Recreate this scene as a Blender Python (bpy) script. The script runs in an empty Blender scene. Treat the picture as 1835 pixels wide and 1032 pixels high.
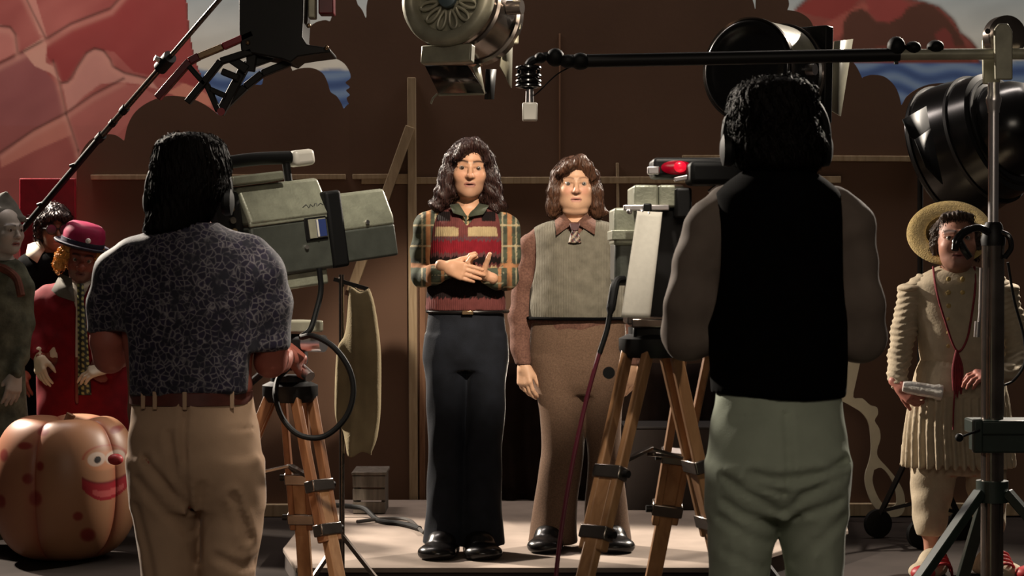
import bpy, bmesh, math, random
import numpy as np
from mathutils import Vector, Matrix, Euler, Quaternion

scene = bpy.context.scene
col = scene.collection
random.seed(4)
PI = math.pi
R = math.radians

# ---------------------------------------------------------------- camera
F = 3618.0                      # focal length in pixels of the 1835 x 1032 frame
CAMZ = 1.41
TILT = math.atan(54.0 / F)      # horizon sits 54 px above the image centre
cd = bpy.data.cameras.new('camera')
cam = bpy.data.objects.new('camera', cd)
col.objects.link(cam)
cd.sensor_width = 36.0
cd.lens = 36.0 * F / 1835.0
cam.location = (0, 0, CAMZ)
cam.rotation_euler = (PI / 2 - TILT, 0, 0)
cd.clip_end = 200
cd.dof.use_dof = True
cd.dof.focus_distance = 7.6
cd.dof.aperture_fstop = 9.0
scene.camera = cam

# ---------------------------------------------------------------- exposure, world, lamps
vs = scene.view_settings
scene.display_settings.display_device = 'sRGB'
vs.view_transform = 'Standard'
vs.look = 'None'
vs.exposure = 0.0
vs.gamma = 1.0
vs.use_curve_mapping = False

world = bpy.data.worlds.new('studio_dark')
scene.world = world
world.use_nodes = True
bg = world.node_tree.nodes['Background']
bg.inputs[0].default_value = (1.0, 0.86, 0.74, 1)
bg.inputs[1].default_value = 0.022


def spot(name, loc, target, power, size_deg, blend, radius, colour=(1, .86, .7)):
    l = bpy.data.lights.new(name, 'SPOT')
    l.energy = power
    l.spot_size = R(size_deg)
    l.spot_blend = blend
    l.shadow_soft_size = radius
    l.color = colour
    o = bpy.data.objects.new(name, l)
    col.objects.link(o)
    o.location = loc
    d = Vector(target) - Vector(loc)
    o.rotation_euler = d.to_track_quat('-Z', 'Y').to_euler()
    return o


def area(name, loc, target, power, sx, sy, colour=(1, .88, .74)):
    l = bpy.data.lights.new(name, 'AREA')
    l.shape = 'RECTANGLE'
    l.size = sx
    l.size_y = sy
    l.energy = power
    l.color = colour
    o = bpy.data.objects.new(name, l)
    col.objects.link(o)
    o.location = loc
    d = Vector(target) - Vector(loc)
    o.rotation_euler = d.to_track_quat('-Z', 'Y').to_euler()
    return o


# key lamp on the studio grid, high and a little to the right, aimed at the two men
spot('key_lamp', (0.95, 3.9, 4.45), (0.07, 9.0, 1.56), 2200, 15.8, 0.5, 0.10, (1, .84, .66))
# softer second lamp that washes the flat behind them
spot('wash_lamp', (1.0, 4.0, 4.5), (-1.0, 10.8, 0.85), 150, 17, 0.9, 0.10, (1, .80, .62))
# top lamp over the two television cameras
spot('top_lamp', (-0.1, 3.7, 5.2), (0.0, 5.85, 1.4), 950, 24.5, 0.55, 0.12, (1, .9, .76))
# back lamps on the grid over the scenery
spot('back_lamp_left', (-5.4, 12.4, 4.7), (-0.9, 7.6, 1.1), 6200, 54, 0.5, 0.14, (1, .88, .74))
spot('back_lamp_right', (4.6, 12.4, 4.8), (0.7, 7.8, 1.1), 3400, 50, 0.5, 0.14, (1, .88, .74))
# broad soft light of the studio behind the film camera
area('studio_soft_lamp', (0.3, -2.5, 4.2), (0.0, 7.0, 0.8), 80, 3.0, 1.6, (1, .86, .70))
# lamps that light the painted cloth behind the scenery
area('cloth_lamp_left', (-3.0, 10.6, 6.3), (-2.6, 12.6, 2.2), 165, 2.4, .6, (1, .86, .78))
area('cloth_lamp_right', (2.6, 10.6, 6.3), (2.4, 12.9, 2.4), 120, 2.4, .6, (1, .88, .8))


def at(px, py, Y):
    """a pixel of the photograph pushed out to the depth Y -> world point"""
    u = (px - 917.5) / F
    v = (516.0 - py) / F
    c, s = math.cos(TILT), math.sin(TILT)
    d = Vector((u, c + v * s, -s + v * c))
    t = Y / d.y
    return Vector((0, 0, CAMZ)) + d * t


def pxm(Y):
    return F / Y


# ---------------------------------------------------------------- bookkeeping
def tag(o, label=None, cat=None, group=None, kind=None):
    if label: o['label'] = label
    if cat: o['category'] = cat
    if group: o['group'] = group
    if kind: o['kind'] = kind
    return o


def thing(name, loc, label, cat, group=None, rot=None):
    o = bpy.data.objects.new(name, None)
    col.objects.link(o)
    o.empty_display_size = .1
    o.location = loc
    if rot is not None:
        o.rotation_euler = rot
    return tag(o, label, cat, group)


def link_mesh(name, me, material, parent=None, loc=None):
    o = bpy.data.objects.new(name, me)
    col.objects.link(o)
    if material is not None:
        me.materials.clear()
        me.materials.append(material)
    if parent is not None:
        o.parent = parent
    if loc is not None:
        o.location = loc
    return o


# ---------------------------------------------------------------- materials
def new_mat(name):
    m = bpy.data.materials.new(name)
    m.use_nodes = True
    nt = m.node_tree
    return m, nt, nt.nodes['Principled BSDF']


def N(nt, typ, **kw):
    n = nt.nodes.new(typ)
    for k, v in kw.items():
        if k.startswith('i_'):
            key = k[2:]
            n.inputs[int(key) if key.isdigit() else key.replace('_', ' ')].default_value = v
        else:
            setattr(n, k, v)
    return n


def mixrgb(nt, fac, a, b, blend='MIX'):
    n = nt.nodes.new('ShaderNodeMix')
    n.data_type = 'RGBA'
    n.blend_type = blend
    for sock, val in ((0, fac), (6, a), (7, b)):
        if isinstance(val, (int, float)):
            n.inputs[sock].default_value = val
        elif isinstance(val, (tuple, list)):
            n.inputs[sock].default_value = (*val[:3], 1)
        else:
            nt.links.new(val, n.inputs[sock])
    return n.outputs[2]


def ramp(nt, src, stops, interp='LINEAR'):
    n = nt.nodes.new('ShaderNodeValToRGB')
    n.color_ramp.interpolation = interp
    e = n.color_ramp.elements
    while len(e) > 1:
        e.remove(e[0])
    e[0].position = stops[0][0]
    e[0].color = (*stops[0][1], 1)
    for p, c in stops[1:]:
        k = e.new(p)
        k.color = (*c, 1)
    nt.links.new(src, n.inputs[0])
    return n.outputs[0]


def mat(name, colour=(.5, .5, .5), rough=.6, metal=0.0, var=.15, vscale=6.0, bump=0.0, bscale=60.0,
        attr=False, sheen=0.0, spec=.5, emit=None, estr=0.0, detail=4, alpha=1.0, trans=0.0, coat=0.0):
    m, nt, b = new_mat(name)
    tc = N(nt, 'ShaderNodeTexCoord')
    if attr:
        a = N(nt, 'ShaderNodeAttribute', attribute_name='paint')
        base = a.outputs['Color']
    else:
        r = nt.nodes.new('ShaderNodeRGB')
        r.outputs[0].default_value = (*colour, 1)
        base = r.outputs[0]
    if var > 0:
        no = N(nt, 'ShaderNodeTexNoise', i_Scale=vscale, i_Detail=detail)
        nt.links.new(tc.outputs['Object'], no.inputs['Vector'])
        g = ramp(nt, no.outputs['Fac'], [(.3, (1 - var,) * 3), (.7, (1 + var,) * 3)])
        base = mixrgb(nt, 1.0, base, g, 'MULTIPLY')
    nt.links.new(base, b.inputs['Base Color'])
    b.inputs['Roughness'].default_value = rough
    b.inputs['Metallic'].default_value = metal
    b.inputs['Specular IOR Level'].default_value = spec
    if sheen:
        b.inputs['Sheen Weight'].default_value = sheen
        b.inputs['Sheen Roughness'].default_value = .16
    if coat:
        b.inputs['Coat Weight'].default_value = coat
    if trans:
        b.inputs['Transmission Weight'].default_value = trans
    if emit:
        b.inputs['Emission Color'].default_value = (*emit, 1)
        b.inputs['Emission Strength'].default_value = estr
    if bump > 0:
        n2 = N(nt, 'ShaderNodeTexNoise', i_Scale=bscale, i_Detail=3.0)
        nt.links.new(tc.outputs['Object'], n2.inputs['Vector'])
        bp = N(nt, 'ShaderNodeBump', i_Strength=bump, i_Distance=.01)
        nt.links.new(n2.outputs['Fac'], bp.inputs['Height'])
        nt.links.new(bp.outputs['Normal'], b.inputs['Normal'])
    return m


def knit_mat(name, colour=None, attr=False, scale=220, rough=.95):
    m = mat(name, colour or (.5, .5, .5), rough, var=.2, vscale=25, attr=attr, sheen=.25, spec=.15)
    nt = m.node_tree
    b = nt.nodes['Principled BSDF']
    tc = N(nt, 'ShaderNodeTexCoord')
    w = N(nt, 'ShaderNodeTexWave', i_Scale=scale / 6, i_Distortion=2.0, i_Detail=2.0)
    nt.links.new(tc.outputs['Object'], w.inputs['Vector'])
    bp = N(nt, 'ShaderNodeBump', i_Strength=.35, i_Distance=.006)
    nt.links.new(w.outputs['Fac'], bp.inputs['Height'])
    nt.links.new(bp.outputs['Normal'], b.inputs['Normal'])
    return m


def wood_mat(name, c0, c1, scale=3.0, stretch=(1, 1, .12), rough=.45, spec=.4):
    m, nt, b = new_mat(name)
    tc = N(nt, 'ShaderNodeTexCoord')
    mp = N(nt, 'ShaderNodeMapping')
    mp.inputs['Scale'].default_value = stretch
    nt.links.new(tc.outputs['Object'], mp.inputs['Vector'])
    no = N(nt, 'ShaderNodeTexNoise', i_Scale=scale * 12, i_Detail=6.0, i_Distortion=.6)
    nt.links.new(mp.outputs[0], no.inputs['Vector'])
    c = ramp(nt, no.outputs['Fac'], [(.3, c0), (.7, c1)])
    nt.links.new(c, b.inputs['Base Color'])
    b.inputs['Roughness'].default_value = rough
    b.inputs['Specular IOR Level'].default_value = spec
    bp = N(nt, 'ShaderNodeBump', i_Strength=.15, i_Distance=.004)
    nt.links.new(no.outputs['Fac'], bp.inputs['Height'])
    nt.links.new(bp.outputs['Normal'], b.inputs['Normal'])
    return m


def floral_mat(name):
    m, nt, b = new_mat(name)
    tc = N(nt, 'ShaderNodeTexCoord')
    no = N(nt, 'ShaderNodeTexNoise', i_Scale=26.0, i_Detail=2.0)
    nt.links.new(tc.outputs['Object'], no.inputs['Vector'])
    ad = N(nt, 'ShaderNodeVectorMath', operation='SCALE')
    nt.links.new(no.outputs['Color'], ad.inputs[0])
    ad.inputs['Scale'].default_value = .024
    sm = N(nt, 'ShaderNodeVectorMath', operation='ADD')
    nt.links.new(tc.outputs['Object'], sm.inputs[0])
    nt.links.new(ad.outputs[0], sm.inputs[1])
    v = N(nt, 'ShaderNodeTexVoronoi', feature='DISTANCE_TO_EDGE', i_Scale=58.0)
    nt.links.new(sm.outputs[0], v.inputs['Vector'])
    v2 = N(nt, 'ShaderNodeTexVoronoi', feature='F1', i_Scale=58.0)
    nt.links.new(sm.outputs[0], v2.inputs['Vector'])
    edge = ramp(nt, v.outputs['Distance'], [(.02, (.125, .12, .118)), (.09, (.034, .029, .042)), (.2, (.010, .007, .020))])
    cell = ramp(nt, v2.outputs['Color'], [(.0, (.6, .58, .65)), (.8, (1.4, 1.3, 1.4))])
    c = mixrgb(nt, 1.0, edge, cell, 'MULTIPLY')
    # blank patches where the print is sparse
    n3 = N(nt, 'ShaderNodeTexNoise', i_Scale=30.0, i_Detail=2.0)
    nt.links.new(tc.outputs['Object'], n3.inputs['Vector'])
    f = ramp(nt, n3.outputs['Fac'], [(.34, (0, 0, 0)), (.50, (1, 1, 1))])
    c2 = mixrgb(nt, f, (.010, .009, .018), c)
    nt.links.new(c2, b.inputs['Base Color'])
    b.inputs['Roughness'].default_value = .7
    b.inputs['Specular IOR Level'].default_value = .3
    b.inputs['Sheen Weight'].default_value = .15
    return m


def hair_mat(name, c0, c1, rough=.38):
    m, nt, b = new_mat(name)
    tc = N(nt, 'ShaderNodeTexCoord')
    mp = N(nt, 'ShaderNodeMapping')
    mp.inputs['Scale'].default_value = (1, 1, .10)
    nt.links.new(tc.outputs['Object'], mp.inputs['Vector'])
    no = N(nt, 'ShaderNodeTexNoise', i_Scale=190.0, i_Detail=4.0)
    nt.links.new(mp.outputs[0], no.inputs['Vector'])
    c = ramp(nt, no.outputs['Fac'], [(.35, c0), (.65, c1)])
    nt.links.new(c, b.inputs['Base Color'])
    b.inputs['Roughness'].default_value = rough
    b.inputs['Specular IOR Level'].default_value = .35
    bp = N(nt, 'ShaderNodeBump', i_Strength=.6, i_Distance=.006)
    nt.links.new(no.outputs['Fac'], bp.inputs['Height'])
    nt.links.new(bp.outputs['Normal'], b.inputs['Normal'])
    return m


M = {}
M['skin'] = mat('skin', rough=.5, var=.06, vscale=30, attr=True, spec=.4, bump=.05, bscale=180)
M['hair_dark'] = hair_mat('hair_dark', (.012, .006, .006), (.045, .02, .016))
M['hair_brown'] = hair_mat('hair_brown', (.03, .014, .008), (.11, .05, .028))
M['hair_black'] = hair_mat('hair_black', (.0016, .0011, .0009), (.006, .0035, .0025), .62)
M['hair_black'].node_tree.nodes['Principled BSDF'].inputs['Specular IOR Level'].default_value = .12
M['hair_orange'] = hair_mat('hair_orange', (.45, .17, .03), (.85, .42, .10))
M['hair_grey'] = hair_mat('hair_grey', (.02, .012, .008), (.10, .06, .04), .5)
M['cloth_paint'] = mat('printed_cloth', rough=.85, var=.12, vscale=40, attr=True, sheen=.15, spec=.2, bump=.12, bscale=240)
M['knit_paint'] = knit_mat('patterned_knit', attr=True)
M['knit_grey'] = knit_mat('grey_knit', (.135, .125, .098), scale=260)
M['brown_shirt'] = mat('brown_shirt_cloth', (.13, .065, .048), .85, var=.3, vscale=120, sheen=.2, spec=.2)
M['tweed'] = mat('brown_tweed', (.135, .085, .058), .95, var=.22, vscale=160, sheen=.9, spec=.12, bump=.25, bscale=400)
M['denim'] = mat('dark_denim', (.010, .012, .0175), .85, var=.3, vscale=14, sheen=.9, spec=.2, bump=.2, bscale=350)
M['shoe_black'] = mat('black_leather', (.008, .007, .007), .25, var=.1, spec=.5)
M['khaki'] = mat('khaki_cotton', (.42, .275, .18), .85, var=.08, vscale=10, spec=.2, sheen=.3, bump=.08, bscale=300)
M['pale_green'] = mat('pale_green_cloth', (.385, .43, .335), .85, var=.08, vscale=12, spec=.2, sheen=.2, bump=.1, bscale=300)
M['floral'] = floral_mat('floral_print_cotton')
M['black_cloth'] = mat('black_wool', (.0022, .002, .0022), .95, var=.2, vscale=30, spec=.05)
M['grey_shirt'] = mat('grey_shirt_cloth', (.165, .128, .105), .8, var=.1, vscale=15, spec=.25, sheen=.1)
M['belt_leather'] = mat('red_brown_leather', (.085, .02, .014), .4, var=.2, vscale=30, spec=.5)
M['red_coat'] = mat('red_velvet_coat', (.15, .003, .008), .8, var=.2, vscale=20, sheen=.12, spec=.2)
M['white_cloth'] = mat('cream_costume_cloth', (.42, .35, .25), .85, var=.1, vscale=18, sheen=.1, spec=.2, bump=.15, bscale=90)
M['white_glove'] = mat('white_glove', (.6, .52, .42), .8, var=.08)
M['red_cord'] = mat('dark_red_cord', (.17, .012, .02), .8, var=.2, vscale=80)
M['red_lace'] = mat('red_leather', (.36, .02, .025), .5, var=.15, vscale=40)
M['straw'] = mat('woven_straw', (.46, .33, .12), .75, var=.22, vscale=60, bump=.4, bscale=160)
M['pink_felt'] = mat('magenta_felt', (.28, .007, .055), .6, var=.12, vscale=40, sheen=.08, spec=.3)
M['navy_felt'] = mat('navy_ribbon', (.012, .012, .03), .6, var=.1, spec=.4)
M['chrome'] = mat('chrome', (.78, .74, .74), .3, 1.0, var=.05, vscale=20)
M['dull_metal'] = mat('dull_grey_metal', (.36, .345, .26), .4, .25, var=.22, vscale=14, bump=.05, bscale=40)
M['hammer_grey'] = mat('grey_green_hammered_paint', (.29, .295, .22), .38, .25, var=.16, vscale=26, bump=.12, bscale=120, spec=.6)
M['dark_shaded_grey'] = mat('dark_shaded_grey_green', (.07, .075, .062), .4, .2, var=.15, vscale=20, bump=.06, bscale=120, spec=.5)  # grey-green darkened for the shade under the lit upper housings
M['black_paint'] = mat('black_enamel', (.005, .0045, .0045), .5, .0, var=.2, vscale=30, spec=.3)
M['black_gloss'] = mat('black_gloss_enamel', (.004, .0036, .0036), .22, .0, var=.1, vscale=30, spec=.6)
M['black_rubber'] = mat('black_rubber', (.005, .005, .005), .6, .0, var=.1, spec=.2)
M['gunmetal'] = mat('polished_dark_metal', (.20, .17, .15), .2, .9, var=.25, vscale=12)
M['brass'] = mat('bronze_metal', (.32, .22, .13), .25, .9, var=.2, vscale=10)
M['red_paint'] = mat('red_enamel', (.30, .008, .02), .3, .0, var=.15, vscale=20)
M['red_dark'] = mat('dark_red_enamel', (.12, .006, .012), .35, .0, var=.15, vscale=20)
M['green_paint'] = mat('dark_green_enamel', (.018, .03, .024), .4, .1, var=.2, vscale=20)
M['paper'] = mat('white_paper', (.60, .56, .48), .8, var=.04, vscale=90)
M['white_paint'] = mat('white_enamel', (.72, .68, .6), .35, var=.06)
M['blue_plate'] = mat('blue_enamel', (.03, .05, .17), .35, var=.1)
M['ink'] = mat('dark_ink', (.03, .03, .025), .6, var=0)
M['leg_wood'] = wood_mat('tripod_wood', (.16, .062, .026), (.30, .135, .06))
M['leg_wood_light'] = wood_mat('tripod_wood_light', (.22, .105, .045), (.36, .19, .09))
M['batten'] = wood_mat('pale_batten_wood', (.26, .19, .115), (.40, .31, .20), rough=.8, spec=.2)
M['batten_dark'] = wood_mat('red_batten_wood', (.16, .085, .05), (.25, .14, .085), rough=.8, spec=.2)
M['ply'] = mat('brown_hardboard', (.122, .072, .049), .85, var=.10, vscale=1.6, spec=.15, bump=.05, bscale=30)
M['scroll'] = mat('cream_cutout_paint', (.60, .55, .40), .7, var=.08, vscale=12)
M['olive'] = mat('olive_canvas', (.37, .30, .18), .9, var=.18, vscale=8, spec=.1, bump=.2, bscale=160)
M['floor'] = mat('dark_studio_floor', (.024, .0185, .016), .9, var=.3, vscale=2.5, spec=.08, bump=.05, bscale=20)
M['stage'] = mat('pale_stage_paint', (.27, .22, .185), .85, var=.22, vscale=3.2, spec=.12, bump=.06, bscale=30)
M['stage_front'] = mat('stage_edge', (.05, .035, .028), .8, var=.2)
M['painted'] = mat('scene_painting', rough=.9, var=.07, vscale=3, attr=True, spec=.1)
M['pumpkin'] = mat('painted_pumpkin', rough=.42, var=.07, vscale=5, attr=True, spec=.4)
M['tally'] = mat('red_tally_lens', (.35, .0, .015), .2, emit=(1, .005, .03), estr=.0, var=0, spec=.5)
M['tally_lit'] = mat('lit_red_tally', (.4, .0, .02), .3, emit=(1, .012, .035), estr=.75, var=0)
M['wall'] = mat('studio_wall', (.06, .05, .045), .9, var=.1)
M['eye'] = mat('eye', rough=.15, var=0, attr=True, spec=.5)
M['silver'] = mat('silver_foil', (.92, .90, .86), .34, .6, var=.1, vscale=40, bump=.4, bscale=60)


# ---------------------------------------------------------------- mesh builder
def basis(d, up=(0, 0, 1)):
    d = Vector(d).normalized()
    up = Vector(up)
    if abs(d.dot(up.normalized())) > .98:
        up = Vector((0, 1, 0)) if abs(d.y) < .9 else Vector((1, 0, 0))
    x = up.cross(d).normalized()      # side
    y = d.cross(x).normalized()       # up-ish
    return x, y, d


class MB:
    def __init__(self):
        self.v = []
        self.f = []

    def add(self, vs_, fs):
        n = len(self.v)
        self.v += [tuple(p) for p in vs_]
        self.f += [tuple(i + n for i in f) for f in fs]
        return self

    def box(self, c, s, rot=None):
        c = Vector(c)
        hx, hy, hz = s[0] / 2, s[1] / 2, s[2] / 2
        p = [Vector((x, y, z)) for x in (-hx, hx) for y in (-hy, hy) for z in (-hz, hz)]
        if rot is not None:
            p = [rot @ q for q in p]
        p = [q + c for q in p]
        return self.add(p, [(0, 1, 3, 2), (4, 6, 7, 5), (0, 4, 5, 1), (2, 3, 7, 6), (0, 2, 6, 4), (1, 5, 7, 3)])

    def bar(self, p0, p1, w, h, up=(0, 0, 1)):
        """box beam between two points: w across, h along up"""
        p0, p1 = Vector(p0), Vector(p1)
        x, y, d = basis(p1 - p0, up)
        P = []
        for p in (p0, p1):
            for sx, sy in ((-1, -1), (1, -1), (1, 1), (-1, 1)):
                P.append(p + x * (sx * w / 2) + y * (sy * h / 2))
        return self.add(P, [(3, 2, 1, 0), (4, 5, 6, 7), (0, 1, 5, 4), (1, 2, 6, 5), (2, 3, 7, 6), (3, 0, 4, 7)])

    def cyl(self, p0, p1, r0, r1=None, n=20):
        r1 = r0 if r1 is None else r1
        return self.tube([p0, p1], [r0, r1], n)

    def tube(self, path, r, n=10, closed=False, caps=True):
        path = [Vector(p) for p in path]
        m = len(path)
        rs = [r] * m if isinstance(r, (int, float)) else list(r)
        V = []
        x = None
        for i, p in enumerate(path):
            if closed:
                d = path[(i + 1) % m] - path[i - 1]
            else:
                d = path[min(i + 1, m - 1)] - path[max(i - 1, 0)]
            d = d.normalized()
            if x is None:
                x, y, _ = basis(d)
            else:
                x = (x - d * x.dot(d))
                x = x.normalized() if x.length > 1e-5 else basis(d)[0]
                y = d.cross(x).normalized()
            for k in range(n):
                a = 2 * PI * k / n
                V.append(p + x * (math.cos(a) * rs[i]) + y * (math.sin(a) * rs[i]))
        Fs = []
        rng = m if closed else m - 1
        for i in range(rng):
            j = (i + 1) % m
            for k in range(n):
                k2 = (k + 1) % n
                Fs.append((i * n + k, i * n + k2, j * n + k2, j * n + k))
        if caps and not closed:
            Fs.append(tuple(range(n - 1, -1, -1)))
            Fs.append(tuple((m - 1) * n + k for k in range(n)))
        return self.add(V, Fs)

    def lathe(self, prof, o=(0, 0, 0), axis=(0, 0, 1), n=32, a0=0, a1=2 * PI, up=(0, 0, 1), sx=1.0, sy=1.0):
        """prof: (radius, height along axis)"""
        o = Vector(o)
        x, y, d = basis(axis, up)
        full = abs(a1 - a0 - 2 * PI) < 1e-4
        cols = n if full else n + 1
        V = []
        for (r, h) in prof:
            for k in range(cols):
                a = a0 + (a1 - a0) * k / n
                V.append(o + d * h + x * (math.cos(a) * r * sx) + y * (math.sin(a) * r * sy))
        Fs = []
        for i in range(len(prof) - 1):
            for k in range(n):
                k2 = (k + 1) % cols
                Fs.append((i * cols + k, i * cols + k2, (i + 1) * cols + k2, (i + 1) * cols + k))
        return self.add(V, Fs)

    def prism(self, pts, o, ux, uy, th):
        """outline in the (ux, uy) plane, thickened by th along ux x uy"""
        o, ux, uy = Vector(o), Vector(ux).normalized(), Vector(uy).normalized()
        nrm = ux.cross(uy)
        n = len(pts)
        A = [o + ux * p[0] + uy * p[1] for p in pts]
        B = [p + nrm * th for p in A]
        Fs = [tuple(range(n - 1, -1, -1)), tuple(range(n, 2 * n))]
        for i in range(n):
            j = (i + 1) % n
            Fs.append((i, j, n + j, n + i))
        return self.add(A + B, Fs)

    def sph(self, c, r, n=16, rot=None):
        r = (r, r, r) if isinstance(r, (int, float)) else r
        c = Vector(c)
        V, Fs = [], []
        m = n // 2
        for i in range(m + 1):
            t = PI * i / m
            for k in range(n):
                a = 2 * PI * k / n
                q = Vector((math.sin(t) * math.cos(a) * r[0], math.sin(t) * math.sin(a) * r[1], math.cos(t) * r[2]))
                if rot is not None:
                    q = rot @ q
                V.append(c + q)
        for i in range(m):
            for k in range(n):
                k2 = (k + 1) % n
                Fs.append((i * n + k, (i + 1) * n + k, (i + 1) * n + k2, i * n + k2))
        return self.add(V, Fs)

    def grid(self, fn, nu, nv):
        V = [fn(i / nu, j / nv) for i in range(nu + 1) for j in range(nv + 1)]
        Fs = []
        for i in range(nu):
            for j in range(nv):
                a = i * (nv + 1) + j
                Fs.append((a, a + nv + 1, a + nv + 2, a + 1))
        return self.add(V, Fs)

    def build(self, name, material, parent=None, smooth=35, bevel=0, origin=None, seg=2, solid=0, world=False):
        me = bpy.data.meshes.new(name)
        vs_ = self.v
        if world and parent is not None:      # points given in world space
            inv = mw(parent).inverted()
            vs_ = [tuple(inv @ Vector(p)) for p in vs_]
        if origin is not None:
            ox, oy, oz = origin
            vs_ = [(x - ox, y - oy, z - oz) for x, y, z in vs_]
        me.from_pydata(vs_, [], self.f)
        bm = bmesh.new()
        bm.from_mesh(me)
        bmesh.ops.remove_doubles(bm, verts=bm.verts, dist=1e-6)
        bmesh.ops.recalc_face_normals(bm, faces=bm.faces)
        bm.to_mesh(me)
        bm.free()
        if smooth:
            me.shade_smooth()
            me.set_sharp_from_angle(angle=R(smooth))
        o = link_mesh(name, me, material, parent, origin)
        if solid:
            md = o.modifiers.new('thickness', 'SOLIDIFY')
            md.thickness = solid
        if bevel:
            md = o.modifiers.new('bevel', 'BEVEL')
            md.width = bevel
            md.segments = seg
            md.limit_method = 'ANGLE'
            md.angle_limit = R(40)
        return o


def mw(o):
    """world matrix of an unparented thing before the depsgraph has run"""
    return Matrix.LocRotScale(o.location, o.rotation_euler, o.scale)


def spline(pts, n=8):
    """Catmull-Rom through points"""
    P = [Vector(p) for p in pts]
    P = [P[0] * 2 - P[1]] + P + [P[-1] * 2 - P[-2]]
    out = []
    for i in range(1, len(P) - 2):
        for k in range(n):
            t = k / n
            a, b, c, d = P[i - 1], P[i], P[i + 1], P[i + 2]
            out.append(.5 * ((2 * b) + (c - a) * t + (2 * a - 5 * b + 4 * c - d) * t * t + (3 * b - a - 3 * c + d) * t ** 3))
    out.append(P[-2])
    return out


def paint_attr(me, cols):
    a = me.color_attributes.new('paint', 'FLOAT_COLOR', 'POINT')
    c = np.ones((len(me.vertices), 4), np.float32)
    c[:, :3] = cols
    a.data.foreach_set('color', c.ravel())


def np_mesh(name, V, Fq, smooth=True):
    me = bpy.data.meshes.new(name)
    V = np.asarray(V, np.float32)
    Fq = np.asarray(Fq, np.int32)
    me.vertices.add(len(V))
    me.vertices.foreach_set('co', V.ravel())
    k = Fq.shape[1]
    me.loops.add(Fq.size)
    me.loops.foreach_set('vertex_index', Fq.ravel())
    me.polygons.add(len(Fq))
    me.polygons.foreach_set('loop_start', np.arange(0, Fq.size, k, dtype=np.int32))
    me.polygons.foreach_set('loop_total', np.full(len(Fq), k, np.int32))
    me.update(calc_edges=True)
    me.validate()
    if smooth:
        me.shade_smooth()
    return me


# ---------------------------------------------------------------- implicit surfaces
def smin(a, b, k):
    if k <= 0:
        return np.minimum(a, b)
    h = np.clip(.5 + .5 * (b - a) / k, 0, 1)
    return b + (a - b) * h - k * h * (1 - h)


def smax(a, b, k):
    return -smin(-a, -b, k)


def ell(p, c, r, rot=None):
    X, Y, Z = p[0] - c[0], p[1] - c[1], p[2] - c[2]
    if rot is not None:
        m = np.array(rot.transposed(), dtype=np.float32)
        X, Y, Z = (m[0, 0] * X + m[0, 1] * Y + m[0, 2] * Z, m[1, 0] * X + m[1, 1] * Y + m[1, 2] * Z,
                   m[2, 0] * X + m[2, 1] * Y + m[2, 2] * Z)
    k0 = np.sqrt((X / r[0]) ** 2 + (Y / r[1]) ** 2 + (Z / r[2]) ** 2)
    k1 = np.sqrt((X / r[0] ** 2) ** 2 + (Y / r[1] ** 2) ** 2 + (Z / r[2] ** 2) ** 2) + 1e-9
    return k0 * (k0 - 1) / k1


def rcone(p, a, b, r0, r1):
    bx, by, bz = b[0] - a[0], b[1] - a[1], b[2] - a[2]
    X, Y, Z = p[0] - a[0], p[1] - a[1], p[2] - a[2]
    L = bx * bx + by * by + bz * bz + 1e-12
    t = np.clip((X * bx + Y * by + Z * bz) / L, 0, 1)
    return np.sqrt((X - t * bx) ** 2 + (Y - t * by) ** 2 + (Z - t * bz) ** 2) - (r0 + (r1 - r0) * t)


def chain(p, pts, rs, k=.01):
    d = None
    for i in range(len(pts) - 1):
        e = rcone(p, pts[i], pts[i + 1], rs[i], rs[i + 1])
        d = e if d is None else smin(d, e, k)
    return d


def crom(zq, zk, vk):
    """smooth interpolation of a table at query heights (monotone key order)"""
    zk = np.asarray(zk, float)
    vk = np.asarray(vk, float)
    o = np.argsort(zk)
    zk, vk = zk[o], vk[o]
    if len(zk) == 2:
        return np.interp(zq, zk, vk)
    d = np.diff(vk) / np.diff(zk)
    m = np.zeros_like(vk)
    m[1:-1] = np.where(d[:-1] * d[1:] > 0, 2 * d[:-1] * d[1:] / (d[:-1] + d[1:] + 1e-12 * np.sign(d[:-1] + d[1:] + 1e-15)), 0)
    m[0], m[-1] = d[0], d[-1]
    zc = np.clip(zq, zk[0], zk[-1])
    i = np.clip(np.searchsorted(zk, zc) - 1, 0, len(zk) - 2)
    h = zk[i + 1] - zk[i]
    t = (zc - zk[i]) / h
    return ((2 * t ** 3 - 3 * t ** 2 + 1) * vk[i] + (t ** 3 - 2 * t ** 2 + t) * h * m[i]
            + (-2 * t ** 3 + 3 * t ** 2) * vk[i + 1] + (t ** 3 - t ** 2) * h * m[i + 1])


def loft(p, rows, grow=0.0, ends=True, sq=2.0):
    """rows: (z, cx, cy, a, b): stacked ellipses"""
    Z = p[2]
    zk = [r[0] for r in rows]
    cx, cy, a, b = [crom(Z, zk, [r[i] for r in rows]).astype(np.float32) for i in (1, 2, 3, 4)]
    a = a + grow
    b = b + grow
    X, Y = p[0] - cx, p[1] - cy
    if sq == 2.0:
        k0 = np.sqrt((X / a) ** 2 + (Y / b) ** 2)
    else:
        k0 = (np.abs(X / a) ** sq + np.abs(Y / b) ** sq) ** (1 / sq)
    k1 = np.sqrt((X / a ** 2) ** 2 + (Y / b ** 2) ** 2) + 1e-6
    if sq == 2.0:
        d = k0 * (k0 - 1) / k1
    else:
        d = (k0 - 1) * np.minimum(a, b)
    if ends:
        d = np.maximum(d, np.maximum(Z - max(zk), min(zk) - Z))
    return d


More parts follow.
